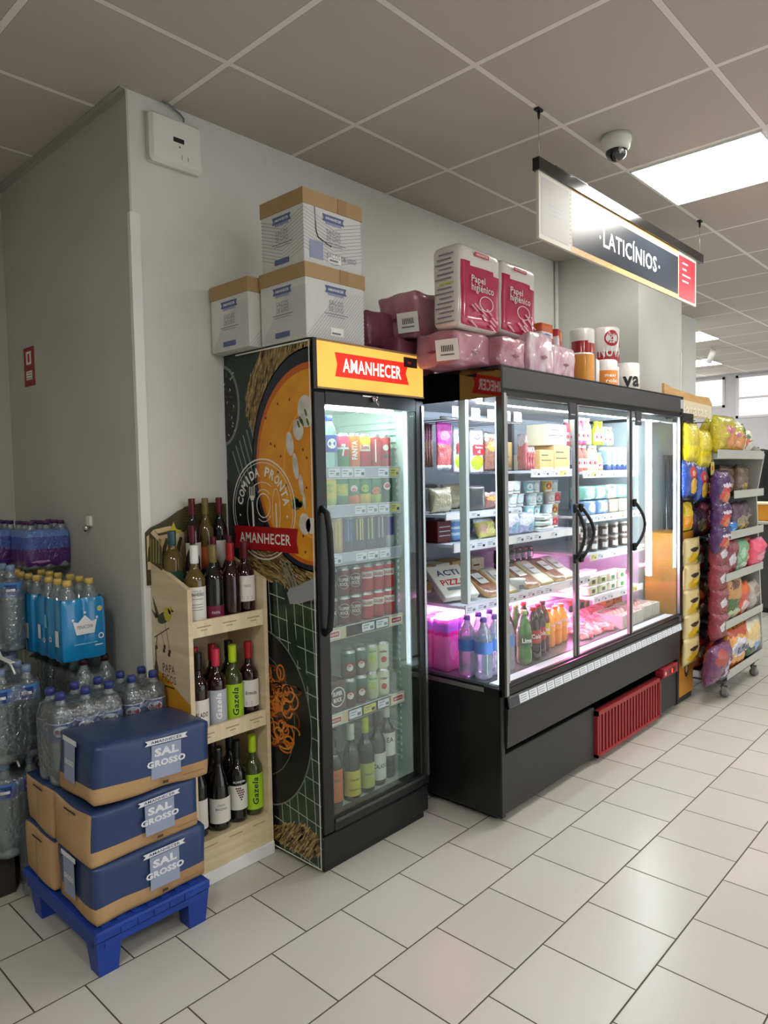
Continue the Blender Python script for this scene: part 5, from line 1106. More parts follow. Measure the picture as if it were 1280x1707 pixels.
# second rows that fill the shelves
PLACED = []
for i, (k, x, y, z, sc, what, sh) in enumerate((
    ('bluebag', 2.62, 2.20, 1.187, (1, 1, 1), 'blue and white cheese bag', 'second cooler shelf'), ('cheese', 2.79, 2.22, 1.187, (1, 1, 1), 'yellow cheese bag', 'second cooler shelf'), ('bluebag', 2.95, 2.21, 1.187, (1, 1, 1), 'blue and white cheese bag', 'second cooler shelf'),
    ('dark', 2.70, 2.24, 1.320, (1, 1, 1.1), 'dark grey tray', 'short cooler shelf'), ('beige', 2.90, 2.24, 1.320, (1, 1, 1.1), 'beige pasta bag', 'short cooler shelf'), ('dark', 3.03, 2.24, 1.320, (1, 1, .9), 'dark grey tray', 'short cooler shelf'),
    ('bluepk', 3.36, 2.20, 1.187, (1, 1, 1.2), 'blue striped pack', 'second cooler shelf'), ('redbox', 3.49, 2.20, 1.187, (1, 1, 1.2), 'dark red carton', 'second cooler shelf'), ('bluepk', 3.60, 2.20, 1.187, (1, 1, 1.2), 'blue striped pack', 'second cooler shelf'),
    ('tanc', 2.62, 2.26, .918, (1, 1, 1.3), 'tan carton', 'third cooler shelf'), ('crc2', 2.78, 2.26, .918, (1, 1, 1.5), 'cream carton', 'third cooler shelf'), ('tanc', 2.93, 2.26, .918, (1, 1, 1.3), 'tan carton', 'third cooler shelf'), ('crc2', 3.08, 2.26, .918, (1, 1, 1.5), 'cream carton', 'third cooler shelf'),
    ('tanc2', 3.30, 2.25, 1.514, (1, 1, 1.2), 'larger tan carton', 'top cooler shelf'), ('milk', 3.76, 2.12, 1.501, (1, 1, 1), 'blue milk carton', 'right top shelf'), ('milk', 3.84, 2.12, 1.501, (1, 1, 1), 'blue milk carton', 'right top shelf'), ('milk', 3.92, 2.12, 1.501, (1, 1, 1), 'blue milk carton', 'right top shelf'), ('milk', 4.34, 2.0, 1.501, (1, 1, 1), 'blue milk carton', 'right top shelf'),
    ('tubg', 3.80, 2.10, .788, (1, 1, 1.8), 'green butter tub', 'fourth right shelf'), ('tubc', 3.95, 2.10, .788, (1, 1, 1.8), 'cream spread tub', 'fourth right shelf'), ('tubg', 4.10, 2.10, .788, (1, 1, 1.8), 'green butter tub', 'fourth right shelf'), ('tubc', 4.28, 1.95, .788, (1, 1, 1), 'cream spread tub', 'fourth right shelf'))):
    n_ = PLACED.count((what, sh)); PLACED.append((what, sh))
    place(k, None, (x, y, z), '%s, back row of %s, %s' % (what, sh, ORD[n_]), sc=sc, group='back row goods in the cooler')

# ------------------------------------------------------------ boxes on the fridge
KRAFT = noisy('kraft_card', (176, 146, 106), (164, 134, 94), 3, .8, bump=.05, bscale=60); BXW = noisy('box_white', (214, 214, 212), (206, 206, 206), 4, .6); BLINE = M('box_line', (150, 152, 160), .6); BBLUE = M('box_blue', (92, 104, 146), .6); BBL2 = M('box_slate', (150, 156, 182), .6); BTX = M('box_text', (128, 132, 146), .6)
def white_box(w, d, h, kh, stripes):
    def mk():
        t = thing('bag_box', '', 'cardboard box'); b = MB(); b.box(-w/2, w/2, -d/2, d/2, 0, h-kh*.3, BXW, .002)
        for f, ww in ((front(0, -d/2-.0004, 0), w), (side(-w/2-.0004, 0, 0), d)):
            n = 16
            if stripes == 'v':
                for k in range(n):
                    z = (h-kh)*k/n
                    b.poly(f, [(-ww/2, z), (0, z-.04 if z > .04 else z*.0), (0, (z-.04 if z > .04 else 0)+.002), (-ww/2, z+.002)], BLINE, .0002) if z > .04 else None
                    b.poly(f, [(0, max(z-.04, 0)), (ww/2, z), (ww/2, z+.002), (0, max(z-.04, 0)+.002)], BLINE, .0002) if z > .04 else None
            else:
                for k in range(22):
                    a = -ww/2+ww*k/22
                    L = min((h-kh)*.8, ww/2-a)
                    if L > .01: b.poly(f, [(a, 0.004), (a+.002, .004), (a+L+.002, L*1.1), (a+L, L*1.1)], BLINE, .0002)
        ob('box_body', b, t); b = MB(); b.box(-w/2-.004, w/2+.004, -d/2-.004, -d/2-.0005, h-kh, h, KRAFT); b.box(-w/2-.004, -w/2-.0005, -d/2, d/2+.002, h-kh, h, KRAFT); b.box(w/2+.0005, w/2+.004, -d/2, d/2, h-kh, h, KRAFT); b.box(-w/2, w/2, d/2+.0005, d/2+.004, h-kh, h, KRAFT)
        b.box(.02, .065, -d/2-.0055, -d/2-.004, h-kh, h, M('tape_kraft', (160, 128, 90), .35)); ob('flaps', b, t)
        for nm_, f, ww in (('front_print', front(0, -d/2-.001, 0), w), ('side_print', side(-w/2-.001, 0, 0), d)):
            b = MB(); zb = h-kh-.028
            b.poly(f, [(-.055, zb+.013), (.055, zb+.013), (.048, zb), (.055, zb-.013), (-.055, zb-.013), (-.048, zb)], BBLUE, .0004); b.rect(f, -.04, .04, zb-.022, zb-.002, BBL2, .0003); b.text(f, 'AMANHECER', 0, zb, .08, .010, WHITE, .0008, .02)
            b.text(f, 'SACOS', 0, zb-.048, .07, .018, BTX, .0004, -.0); b.text(f, 'DE LIXO', 0, zb-.070, .07, .018, BTX, .0004, 0); b.rect(f, -.06, .06, zb-.090, zb-.087, BTX, .0004); b.rect(f, -.045, .045, zb-.098, zb-.096, BTX, .0004)
            if ww == w: b.rect(f, -.03, .035, .02, .05, WHITE, .0006); b.rect(f, -.024, .02, .025, .032, GREYP, .001)
            else: b.rect(f, -.045, .04, .016, .036, BBLUE, .0006)
            ob(nm_, b, t)
        return t
    return mk
place('wb1', white_box(.298, .262, .268, .052, 'd'), (1.857, 2.092, FZ+.001), 'lower white rubbish bag box at front of the drinks fridge top')
place('wb3', white_box(.292, .245, .262, .055, 'v'), (1.858, 2.090, FZ+.271), 'topmost white rubbish bag box, stacked on another with torn front')
place('wb2', white_box(.292, .250, .262, .055, 'd'), (1.806, 2.362, FZ+.001), 'rear white rubbish bag box overhanging the fridge beside the wall')
t3 = PROTO['wb3']
b = MB(); f = front(1.858, 2.090-.245/2-.0025, FZ+.271); b.poly(f, [(-.095, .205), (-.092, .205), (-.090, .12), (-.080, .098), (-.02, .078), (-.02, .081), (-.077, .102), (-.086, .122)], BLACKP); b.disc(f, -.018, .079, .004, BLACKP, 0, 8); b.rect(f, -.12, -.055, .02, .085, BBL2, -.0006); b.text(f, 'SACOS DE LIXO', .04, .045, .15, .018, BTX, -.0002, .0); ob('torn_flap', b, t3)

# ------------------------------------------------------------ toilet paper and rolls on the cooler
TPP = M('wrap_crimson', (180, 24, 74), .25, coat=.6); TPW = M('wrap_white', (222, 218, 214), .3, coat=.6)
TZ = 1.945
PINKR = noisy('bulk_wrap_pink', (168, 104, 122), (190, 134, 150), 14, .3, bump=.6, bscale=22, coat=.6); PINKD = noisy('bulk_wrap_rose', (118, 56, 78), (140, 74, 96), 14, .35, bump=.5, bscale=30, coat=.4); PINKF = noisy('bulk_wrap_film', (190, 140, 160), (222, 202, 210), 18, .2, bump=1.0, bscale=26, coat=1.0, stretch=(1, 1, .35))
def bulk(w, d, h, m, seed, lab=False):
    t = thing('toilet_paper_bale', '', 'toilet paper'); b = MB(); b.soft(w, d, h, lambda x, y, z, a: m, (18, 12, 10), .018, .006, .012, 13, seed); ob('wrap', b, t)
    for f, ww in ((front(0, -d/2-.012, 0), w), (side(-w/2-.012, 0, 0), d)):
        b = MB(); b.poly(f, [(-.03, h*.42), (.0, h*.46), (.03, h*.42), (.0, h*.36)], PINKD, 0); ob('wrap_seal', b, t)
    if lab: b = MB(); f = flat((-w/2-.014, -d/2+.03, h*.1), (.25, -1, 0), (-.06, 0.05, 1)); b.rect(f, -.05, .05, 0, .085, WHITE); [b.rect(f, -.025+q*.008, -.021+q*.008, .035, .06, BLACKP, .001) for q in range(7)]; b.rect(f, -.03, .03, .02, .026, GREYP, .001); ob('barcode_label', b, t)
    return t
for i, (w, d, h, m, x, y, z, lb, la) in enumerate((
    (.19, .20, .155, PINKD, 2.26, 2.20, TZ+.10, 'dark rose toilet paper bale at far left end on cooler', False), (.30, .22, .20, PINKR, 2.42+.06, 2.08, TZ+.14, 'pink toilet paper bale behind the tall crimson pack', True),
    (.25, .22, .14, PINKR, 2.37-.03+.10, 1.86, TZ, 'pink toilet paper bale with barcode label at cooler corner', True), (.20, .16, .14, PINKR, 2.47+.19, 1.78, TZ, 'pink toilet paper bale under the tall crimson packs', False),
    (.22, .20, .19, PINKF, 2.90, 1.80, TZ, 'film wrapped pink bale under second crimson pack', False), (.24, .22, .16, PINKF, 3.12, 1.82, TZ, 'film wrapped pink bale, rightmost on the cooler', False), (.25, .22, .14, PINKD, 2.40, 2.13, TZ, 'rose toilet paper bale low at the back on cooler', False))):
    o = bulk(w, d, h, m, i+1, la); o.location = (x, y, z); o['label'] = lb
def paperpack(w, d, h, seed):
    t = thing('toilet_paper_pack', '', 'toilet paper'); b = MB()
    b.soft(w, d, h, lambda x, y, z, a: (TPP if (z < .80-(x*.10) and z > .0 and (a == '-y')) else TPW), (14, 8, 20), .028, .004, .003, 9, seed); ob('wrap', b, t)
    b = MB(); f = front(0, -d/2-.009, 0); b.rect(f, -.06, .04, h*.87, h*.92, RED); b.text(f, 'AMANHECER', -.01, h*.895, .085, .009, WHITE, .001, .02)
    b.text(f, 'Papel', -.035, h*.58, .095, .036, TPW, 0, .01); b.text(f, 'higiénico', -.005, h*.48, .155, .040, TPW, 0, .01); b.ring(f, .02, h*.32, .028, .031, TPW, 0, 0, 2*PI, 24, 1.6)
    r = random.Random(seed)
    for k in range(9): a, z = r.uniform(-w*.4, w*.3), r.uniform(.02, h*.3); b.poly(f, [(a, z), (a+.04, z-.02), (a+.05, z-.018), (a+.01, z+.006)], M('film_glint', (226, 150, 176), .2, coat=1), .0005)
    ob('front_print', b, t); b = MB(); g = side(-w/2-.008, 0, 0)
    for k in range(15):
        z = h*.06+k*h*.058
        b.rect(g, -.05+.01*(k % 3), .045-.012*(k % 2), z, z+.006, BTX if k != 8 else LG)
    ob('side_print', b, t); return t
o = paperpack(.285, .15, .33, 1); o.location = (2.45, 1.79, TZ+.145); o['label'] = 'tall crimson toilet paper pack, left and nearer one, on pink bales'; o.rotation_euler = (0, 0, .0)
o = paperpack(.27, .15, .315, 2); o.location = (2.765, 1.81, TZ+.165); o['label'] = 'tall crimson toilet paper pack, right one, on pink bales'; o.rotation_euler = (0, .03, -.03)
def roll(r, h, art, m=None, ang=-125):
    def mk():
        t = thing('paper_roll', '', 'paper roll'); b = MB(); b.lathe([(r-.006, 0), (r, .008), (r, h-.008), (r-.008, h), (.022, h-.002), (.021, h-.03), (.001, h-.03)], 0, 0, 0, m or TPW, 28); ob('roll_wrap', b, t); b = MB(); art(b, cyl(0, 0, 0, r+.001, math.radians(ang)), h); ob('print', b, t); return t
    return mk
CRR = M('roll_crimson', (170, 22, 36), .3, coat=.5); ORR = M('roll_orange', (226, 134, 40), .35, coat=.4); OR2 = M('roll_amber', (206, 140, 40), .35, coat=.4)
def nova_art(b, f, h): b.rect(f, -.085, .085, .0, h*.32, CRR, 0, 12); b.text(f, 'NOVA', .0, h*.30, .15, .055, TPW, .001, .03); b.add([f(.0+.045*math.cos(2*PI*i/20), h*.68+.045*math.sin(2*PI*i/20), .0003) for i in range(20)]+[f(0, h*.68, .0003)], [(i, (i+1) % 20, 20) for i in range(20)], CRR); b.text(f, '100', -.005, h*.74, .05, .024, TPW, .001, .02); b.text(f, 'za', .0, h*.60, .035, .022, TPW, .001, .02); b.rect(f, .06, .10, h*.45, h*.62, CRR, 0, 4)
def red_art(b, f, h): b.rect(f, -.10, .10, h*.2, h*.55, CRR, 0, 12); b.rect(f, -.10, .0, h*.55, h*.62, CRR, 0, 6)
place('nova', roll(.082, .205, nova_art), (3.90, 1.88, TZ+.165), 'large kitchen roll with red roundel, on other rolls'); place('redr', roll(.068, .185, red_art), (3.725, 1.93, TZ+.165), 'kitchen roll with crimson band left of the red roundel roll')
place('orr', roll(.062, .15, lambda b, f, h: b.rect(f, -.085, .07, .006, h*.93, OR2, 0, 12)), (3.35, 1.74, TZ), 'amber wrapped paper roll right of the pink bales'); place('whr', roll(.05, .135, lambda b, f, h: b.rect(f, -.01, .012, .0, h, GREYP, 0, 3)), (3.475, 1.76, TZ), 'narrow white paper roll between amber and orange ones')
place('org', roll(.066, .145, lambda b, f, h: (b.rect(f, -.065, .065, .0, h*.6, ORR, 0, 12), b.text(f, 'maxi', 0, h*.42, .06, .016, WHITE, .001), b.text(f, 'rolo', .01, h*.22, .07, .02, WHITE, .001)), ang=-128), (3.63, 1.75, TZ), 'white paper roll with orange block below the red roundel roll')
place('blkr', roll(.074, .16, lambda b, f, h: (b.text(f, 'va', -.01, h*.33, .10, .06, BLACKP, .001, .03), b.rect(f, .08, .11, h*.5, h*.6, BLACKP, 0, 3), b.rect(f, .08, .11, h*.7, h*.8, GREYP, 0, 3))), (3.93, 1.765, TZ), 'white paper roll with black lettering at right end'); place('whr', None, (3.785, 1.80, TZ), 'plain white paper roll left of the black lettered one', sc=(1.1, 1.1, 1))
for i, (x, y) in enumerate(((3.74, 1.93), (3.90, 1.90))): place('base_r', roll(.075, .16, lambda b, f, h: b.rect(f, -.02, .02, .02, h*.8, PALEG, 0, 4)), (x, y, TZ), ('pale roll supporting the crimson banded roll', 'pale roll supporting the red roundel roll')[i])
SOAPB = printed('wipes_box', (228, 224, 226), ((.5, .85, 2, .22, (206, 96, 40)), (.5, .45, .3, .12, (70, 90, 170)), (.8, .2, .4, .2, (190, 40, 40))), .4)
place('wip', softpack(.11, .08, .115, SOAPB, 1, .001, .004, 0, nm='detergent_box', cat='box'), (3.12, 1.84, TZ+.165), 'orange and white box, left of two, on the pink bales'); place('wip2', softpack(.10, .08, .115, printed('wipes_red', (190, 36, 34), ((.8, .8, .3, .3, (230, 140, 50)), (.1, .3, .25, .4, (226, 226, 232))), .4), 2, .001, .004, 0, nm='detergent_box', cat='box'), (3.235, 1.84, TZ+.15), 'red and orange box, right of two, on the pink bales', rz=.3)

# ------------------------------------------------------------ blue pallet with salt cartons
BLP = noisy('pallet_blue', (22, 62, 156), (18, 52, 136), 8, .45, bump=.08, bscale=40)
t = thing('plastic_pallet', 'small royal blue plastic pallet under the salt cartons', 'pallet', (1.09, 2.32, 0))
b = MB(); px0, px1, py0, py1 = .893, 1.292, 2.045, 2.612
b.box(px0, px1, py0, py1, .112, .145, BLP, .006)
for k in range(7): x = px0+.03+k*.05; b.box(x, x+.028, py0+.02, py1-.02, .1455, .149, BLP)
b.box(px0+.03, px1-.03, py0+.004, py0+.03, .09, .112, BLP); b.box(px0+.004, px0+.03, py0+.03, py1-.03, .09, .112, BLP); b.box(px1-.03, px1-.004, py0+.03, py1-.03, .09, .112, BLP)
for k in range(5): x = px0+.08+k*.055; b.box(x, x+.035, py0-.003, py0+.001, .118, .138, BLP)
ob('deck', b, t)
for x in (px0+.005, px1-.085):
    for y in (py0+.005, py1-.13):
        bm = MB(); vs = []
        for z, s_ in ((0, .010), (.112, 0)): vs += [(x+s_, y+s_, z), (x+.08-s_, y+s_, z), (x+.08-s_, y+.08-s_, z), (x+s_, y+.08-s_, z)]
        bm.add(vs, [(3, 2, 1, 0), (4, 5, 6, 7), (0, 1, 5, 4), (1, 2, 6, 5), (2, 3, 7, 6), (3, 0, 4, 7)], BLP); ob('foot', bm, t)
SK = noisy('salt_kraft', (184, 150, 108), (166, 132, 92), 5, .75, bump=.12, bscale=25); SN = noisy('salt_navy', (34, 54, 94), (40, 62, 106), 5, .42, bump=.1, bscale=20, coat=.15); SG2 = M('salt_grey', (142, 152, 178), .55); SWH = M('salt_white', (214, 216, 224), .55)
def salt(w, d, h, seed, sidenavy=True, frontnavy=True):
    t = thing('salt_carton', '', 'cardboard box'); b = MB()
    def mf(x, y, z, a):
        if a == '+z': return SN
        if a == '-z': return SK
        if a in ('-x', '+x') and not sidenavy: return SK
        if a in ('-y', '+y') and not frontnavy: return SK
        return SN if z > .30 else SK
    b.soft(w, d, h, mf, (14, 10, 8), .009, .007, .010, 6, seed, [0, .08, .18, .30, .42, .55, .7, .82, .92, 1]); ob('box_body', b, t)
    b = MB()
    if frontnavy:
        f = flat((.035, -d/2-.0125, 0), (1, 0, 0), (0, 0.0, 1)); s_ = h/.2
        b.rect(f, -.052, .052, .045*s_, .165*s_, SG2, .0); b.poly(f, [(-.075, .186*s_), (.075, .186*s_), (.066, .177*s_), (.075, .168*s_), (-.075, .168*s_), (-.066, .177*s_)], SWH, .0006); b.text(f, 'AMANHECER', 0, .177*s_, .11, .009, SN, .001, .02)
        b.text(f, 'SAL', 0, .138*s_, .085, .030*s_, SWH, .0012, .05); b.text(f, 'GROSSO', 0, .100*s_, .135, .024*s_, SWH, .0012, .05)
        b.rect(f, -.012, .008, .022*s_, .032*s_, M('salt_mark', (70, 54, 40), .6), .0005); b.rect(f, .06, .14, .03*s_, .034*s_, M('salt_shade', (140, 110, 76), .6), .0005)  # small dark mark and thin darker brown line on the kraft
    ob('front_print', b, t) if frontnavy else None; b = MB()
    if sidenavy:
        f = side(-w/2-.011, 0.02, 0); b.rect(f, -.04, .04, .045, .165, SG2); b.poly(f, [(-.052, .182), (.052, .182), (.052, .166), (-.052, .166)], SWH, .0006); b.text(f, 'GROSSO', 0, .105, .07, .018, SWH, .0012, .05)
    else:
        f = side(-w/2-.010, 0, 0); b.rect(f, -.03, .05, h*.88, h*.92, M('salt_slot', (60, 44, 30), .8)); b.rect(f, -.10, .10, h*.50, h*.505, MATS.get('salt_shade') or M('salt_shade', (140, 110, 76), .6)); b.rect(f, .0, .0025, h*.03, h*.86, MATS['salt_shade'])
    ob('side_print', b, t)
    return t
for (w, d, h, sd, sn, fn, x, y, z, rz, lb) in (
    (.385, .265, .178, 1, True, True, 1.100, 2.205, .150, 0, 'navy SAL GROSSO salt carton at the bottom of the front stack on pallet'),
    (.372, .262, .165, 2, False, True, 1.090, 2.210, .330, .02, 'SAL GROSSO salt carton with brown side in the middle of the stack'),
    (.395, .262, .182, 3, True, True, 1.118, 2.206, .503, -.02, 'topmost navy SAL GROSSO salt carton on the front stack'),
    (.30, .245, .168, 4, False, False, 1.052, 2.474, .150, 0, 'lower rear salt carton with plain brown side on the pallet'),
    (.33, .24, .168, 5, False, False, 1.078, 2.474, .320, -.02, 'upper rear salt carton with plain brown side under water bottles')):
    o = salt(w, d, h, sd, sn, fn); o.location = (x, y, z); o.rotation_euler = (0, .045 if sd == 3 else 0, rz); o['label'] = lb

# ------------------------------------------------------------ shrink wrapped water
FILM = glass('shrink_film', (232, 240, 244), .8, .06, .06, bump=1.0)
LUL = M('luso_label', (46, 84, 160), .4); LUW = M('luso_oval', (226, 228, 232), .4)
def luso(b, f, h):
    b.add([f(.027*math.cos(2*PI*i/18), .184+.018*math.sin(2*PI*i/18), .0004) for i in range(18)]+[f(0, .184, .0006)], [(i, (i+1) % 18, 18) for i in range(18)], LUW); b.text(f, 'LUSO', .0, .182, .040, .014, RED, .0012, .03); b.rect(f, -.05, .05, .207, .211, LUW, .0003, 8)
def pack(nx, ny, bot, pitch, film=True, h=.31, strap=None):
    t = thing('water_bottle_pack', '', 'water bottles')
    for j in range(ny):
        for i in range(nx): bot(t, (i-(nx-1)/2)*pitch, (j-(ny-1)/2)*pitch, 0)
    b = MB(); w, d = nx*pitch+.003, ny*pitch+.003
    if film: b.soft(w, d, h*.86, lambda x, y, z, a: FILM, (nx*4, ny*4, 6), .035, .0, .004, 14); ob('shrink_film', b, t)
    if strap:
        b = MB(); b.tube([(0, -d/2+.03, h*.93), (0, -d*.2, h+.012), (0, d*.2, h+.012), (0, d/2-.03, h*.93)], .004, WHITE, 4); b.box(-.010, .010, -d*.3, d*.3, h+.012, h+.015, WHITE); ob('carry_handle', b, t)
    return t
bl = water_bottle(LUL, CAPB, .305, .0415, .150, .216, luso)
bw = water_bottle(M('water_label_sky', (74, 124, 190), .4), M('cap_clear_blue', (120, 140, 170), .35), .335, .043, .20, .25, lambda b, f, h: (b.rect(f, -.022, .022, .222, .262, M('label_navy', (34, 60, 130), .4), .0006, 6), b.rect(f, -.016, .016, .236, .246, LUW, .001, 6)))
bm_ = water_bottle(None, M('cap_maroon', (62, 34, 52), .3), .315, .042)
bp_ = water_bottle(M('film_violet', (92, 70, 110), .4), M('cap_violet2', (62, 40, 70), .35), .335, .043, .10, .20)
WP = 'shrink wrapped water packs'
place('luso3', lambda: pack(3, 2, bl, .084), (1.045, 2.436, .492), 'pack of blue-labelled water bottles behind the topmost salt carton, left')
place('luso2', lambda: pack(2, 2, bl, .084), (1.2585, 2.442, .492), 'pack of blue-labelled water bottles beside the wine stand, right')
# stack: two low layers
for L, z in enumerate((.165, .503)):
    lo = ('lower', 'upper')[L]
    place('big', lambda: pack(2, 3, bw, .087, strap=1, h=.335), (.925, 2.79, z), 'clear big water bottle pack, %s layer at left picture edge, nearest' % lo)
    place('big', None, (.945+.03, 3.06, z), 'clear big water bottle pack, %s layer, second back at left' % lo)
for i, (x, y) in enumerate(((1.10, 2.655), (1.10, 2.93), (1.19, 3.2))):
    place('mar', lambda: pack(2, 3, bm_, .085), (x+.12, y+.13, .503), 'dark-capped water bottle pack under the blue packs, %s from the front' % ('first', 'second', 'third')[i], group=None)
    place('mar', None, (x+.12, y+.13, .180), 'dark-capped water bottle pack at the lowest layer, %s from the front' % ('first', 'second', 'third')[i])
place('vio', lambda: pack(1, 2, bp_, .086, h=.335), (.958, 2.60+.015+.02, .165-.16), 'violet wrapped bottle pair on the floor behind the salt pallet')
t = thing('wooden_pallet', 'low dark pallet carrying the stacked water packs', 'pallet', (1.08, 3.1, 0)); DW = noisy('pallet_dark', (52, 46, 44), (38, 34, 34), 6, .8)
for k in range(5): b = MB(); b.box(.83, 1.31, 2.735+k*.17, 2.735+k*.17+.10, .13, .15, DW); ob('deck_board', b, t)
for x in (.84, 1.03, 1.22): b = MB(); b.box(x, x+.07, 2.735, 3.52, 0, .13, DW); ob('bearer', b, t)
# a low plinth of dark film on the pallet boards evens the layer height
t = thing('slip_sheet', 'thin dark slip sheet lying on the pallet under the water', 'sheet', (1.07, 3.1, .15)); b = MB(); b.box(.835, 1.305, 2.72, 3.52, .151, .164, DW); b.box(1.10, 1.31, 2.72, 3.52, .164, .179, DW); ob('sheet', b, t)
# blue wrapped packs with gold caps
BFILM = M('penacova_blue', (20, 132, 192), .22, coat=.6); GCAP = M('cap_gold', (206, 178, 96), .3)
bg_ = water_bottle(None, GCAP, .305, .0415)
def bluepack():
    t = thing('blue_water_pack', '', 'water bottles'); nx, ny, p = 2, 3, .084
    for j in range(ny):
        for i in range(nx): bg_(t, (i-.5)*p, (j-1)*p, 0)
    b = MB(); pts = []
    def edge(n, a, bb, ux, uy):
        for k in range(n*10):
            s_ = k/(n*10.0); tt = (s_*n) % 1; dip = .010*(1-math.sin(PI*tt)**.6)
            x = a[0]+(bb[0]-a[0])*s_; y = a[1]+(bb[1]-a[1])*s_; pts.append((x-ux*dip, y-uy*dip))
    w, d = p+.003, 1.5*p+.003
    edge(2, (-w, -d), (w, -d), 0, -1); edge(3, (w, -d), (w, d), 1, 0); edge(2, (w, d), (-w, d), 0, 1); edge(3, (-w, d), (-w, -d), -1, 0)
    rings = [(0.004, .965), (.015, 1.0), (.12, 1.003), (.215, .995), (.235, .94)]; n = len(pts); vs = []
    for z, s_ in rings: vs += [(x*s_, y*s_, z) for x, y in pts]
    b.add(vs, [(i*n+k, i*n+(k+1) % n, (i+1)*n+(k+1) % n, (i+1)*n+k) for i in range(len(rings)-1) for k in range(n)], BFILM, True); ob('blue_film', b, t)
    b = MB(); f = front(0, -d-.0025, 0); z0 = .10
    b.poly(f, [(-.034, z0), (.034, z0), (.046, z0+.052), (.026, z0+.046), (0, z0+.072), (-.026, z0+.046), (-.046, z0+.052)], LUW); b.text(f, 'PENACOVA', 0, z0+.028, .06, .014, GREYP, .0006, .02)
    for a, z in ((-.046, z0+.058), (.046, z0+.058), (0, z0+.082)): b.disc(f, a, z, .005, LUW, 0, 10)
    b.disc(f, .058, .19, .010, M('seal_gold', (200, 190, 120), .4), 0, 12); b.ring(f, .060, .085, .007, .011, LUW); b.rect(f, -.045, .045, .062, .066, M('blue_light', (110, 190, 226), .4)); b.rect(f, .035, .065, .05, .054, LUW)
    ob('front_print', b, t); b = MB(); g = side(-w-.0025, 0, 0); b.rect(g, .075, .105, .06, .12, LUW); b.rect(g, -.085, -.06, .07, .125, LUW); b.rect(g, -.02, .0, .12, .17, M('blue_light', (110, 190, 226), .4)); b.ring(g, -.03, .07, .006, .010, LUW); b.ring(g, .03, .08, .006, .010, LUW)
    ob('side_print', b, t); return t
place('bpk', bluepack, (1.165, 2.775, .823), 'bright blue water pack with crown print and gold caps, nearest')
place('bpk', None, (1.155, 3.035, .823), 'bright blue gold-capped water pack, second behind the nearest'); place('bpk', None, (1.175, 3.297, .823), 'bright blue gold-capped water pack at the back of the row')
PUF = printed('purple_pack_film', (72, 88, 160), ((.5, .22, 2, .28, (78, 40, 110)), (.5, .9, 2, .1, (96, 130, 190)), (.3, .18, .2, .03, (170, 120, 180))), .25, .5, .04)
bv = water_bottle(None, M('cap_plum', (70, 44, 84), .3), .20, .031, .1, .12)
def purple():
    t = thing('purple_water_pack', '', 'water bottles')
    for j in range(3):
        for i in range(3): bv(t, (i-1)*.063, (j-1)*.063, 0)
    b = MB(); b.soft(.192, .192, .165, lambda x, y, z, a: PUF, (10, 10, 6), .022, .0, .004, 14); ob('printed_film', b, t); return t
place('pur', purple, (1.238, 3.22, 1.132), 'small purple and blue bottle pack on top of the blue packs')
place('pur', None, (1.10, 3.42, 1.132), 'purple bottle pack at the far left picture edge, rear'); place('big2', lambda: pack(1, 3, bw, .087, h=.335), (1.02, 3.05, .842), 'clear bottle pack left of the blue gold-capped packs')

# ------------------------------------------------------------ crisp stand beside the cooler
KY = noisy('stand_amber', (206, 140, 40), (190, 124, 30), 6, .5); KB = noisy('stand_tan', (222, 180, 120), (206, 158, 96), 5, .55, stretch=(1, 1, 8)); KC = M('stand_cream', (236, 222, 190), .5)
t = thing('crisp_stand', 'narrow amber cardboard crisp stand with header, right beside the dairy cooler', 'display stand', (4.64, 1.74, 0))
b = MB(); b.box(4.50, 4.78, 1.69, 1.90, .04, 1.10, KY, .003); f = front(0, 1.6895, 0)
b.disc(f, 4.66, .20, .05, M('stand_dark_print', (60, 48, 40), .5), 0, 14, .7); b.disc(f, 4.66, .21, .03, M('stand_pale_print', (200, 190, 160), .5), .0005, 12, .7); ob('column', b, t)
b = MB(); b.box(4.505, 4.775, 1.70, 1.89, 0, .04, BLACKM); ob('base', b, t)
b = MB(); b.box(4.50, 4.80, 1.70, 1.72, 1.10, 1.86, BLACKM); ob('hook_panel', b, t)
b = MB()
for z in (1.31, 1.56, 1.80):
    b.tube([(4.49, 1.69, z), (4.82, 1.69, z)], .004, BLACKM, 6)
    for x in (4.55, 4.76): b.tube([(x, 1.70, z), (x, 1.60, z)], .003, BLACKM, 5)
ob('hook_rails', b, t)
b = MB(); f = lambda a, z, c=0: Vector((a, 1.772-c, z)); hp = [(4.46, 1.85), (5.30, 1.85), (5.33, 1.96), (5.26, 2.005), (5.0, 2.0), (4.6, 2.02), (4.46, 2.04)]
b.prism(f, hp, 0, .015, KB); b.poly(f, [(4.48, 1.85), (5.31, 1.85), (5.31, 1.945), (4.48, 1.965)], KC, .0155); b.text(f, 'Batatas', 4.98, 1.90, .50, .085, M('stand_white', (246, 238, 220), .5), .0165, .04); b.text(f, 'Batatas', 4.985, 1.897, .50, .085, KY, .0160, .045); ob('header', b, t)
CRB = printed('crisp_cream', (214, 196, 140), ((.5, .30, .36, .18, (222, 184, 46)), (.5, .60, .26, .08, (58, 54, 40)), (.78, .32, .12, .14, (120, 140, 50))), .28, .4, .05)
for i, z in enumerate((.885, .72, .56, .405, .25)):
    place('crb', pouch(.27, .05, .19, CRB, 31, nm='crisp_bag', cat='crisp bag'), (4.62+.01*(i % 2), 1.655, z), 'cream crisp bag with yellow bowl print, %s down on the amber stand' % ('first', 'second', 'third', 'fourth', 'fifth')[i], group='cream crisp bags', rx=.06, sc=(1, 1, .95))
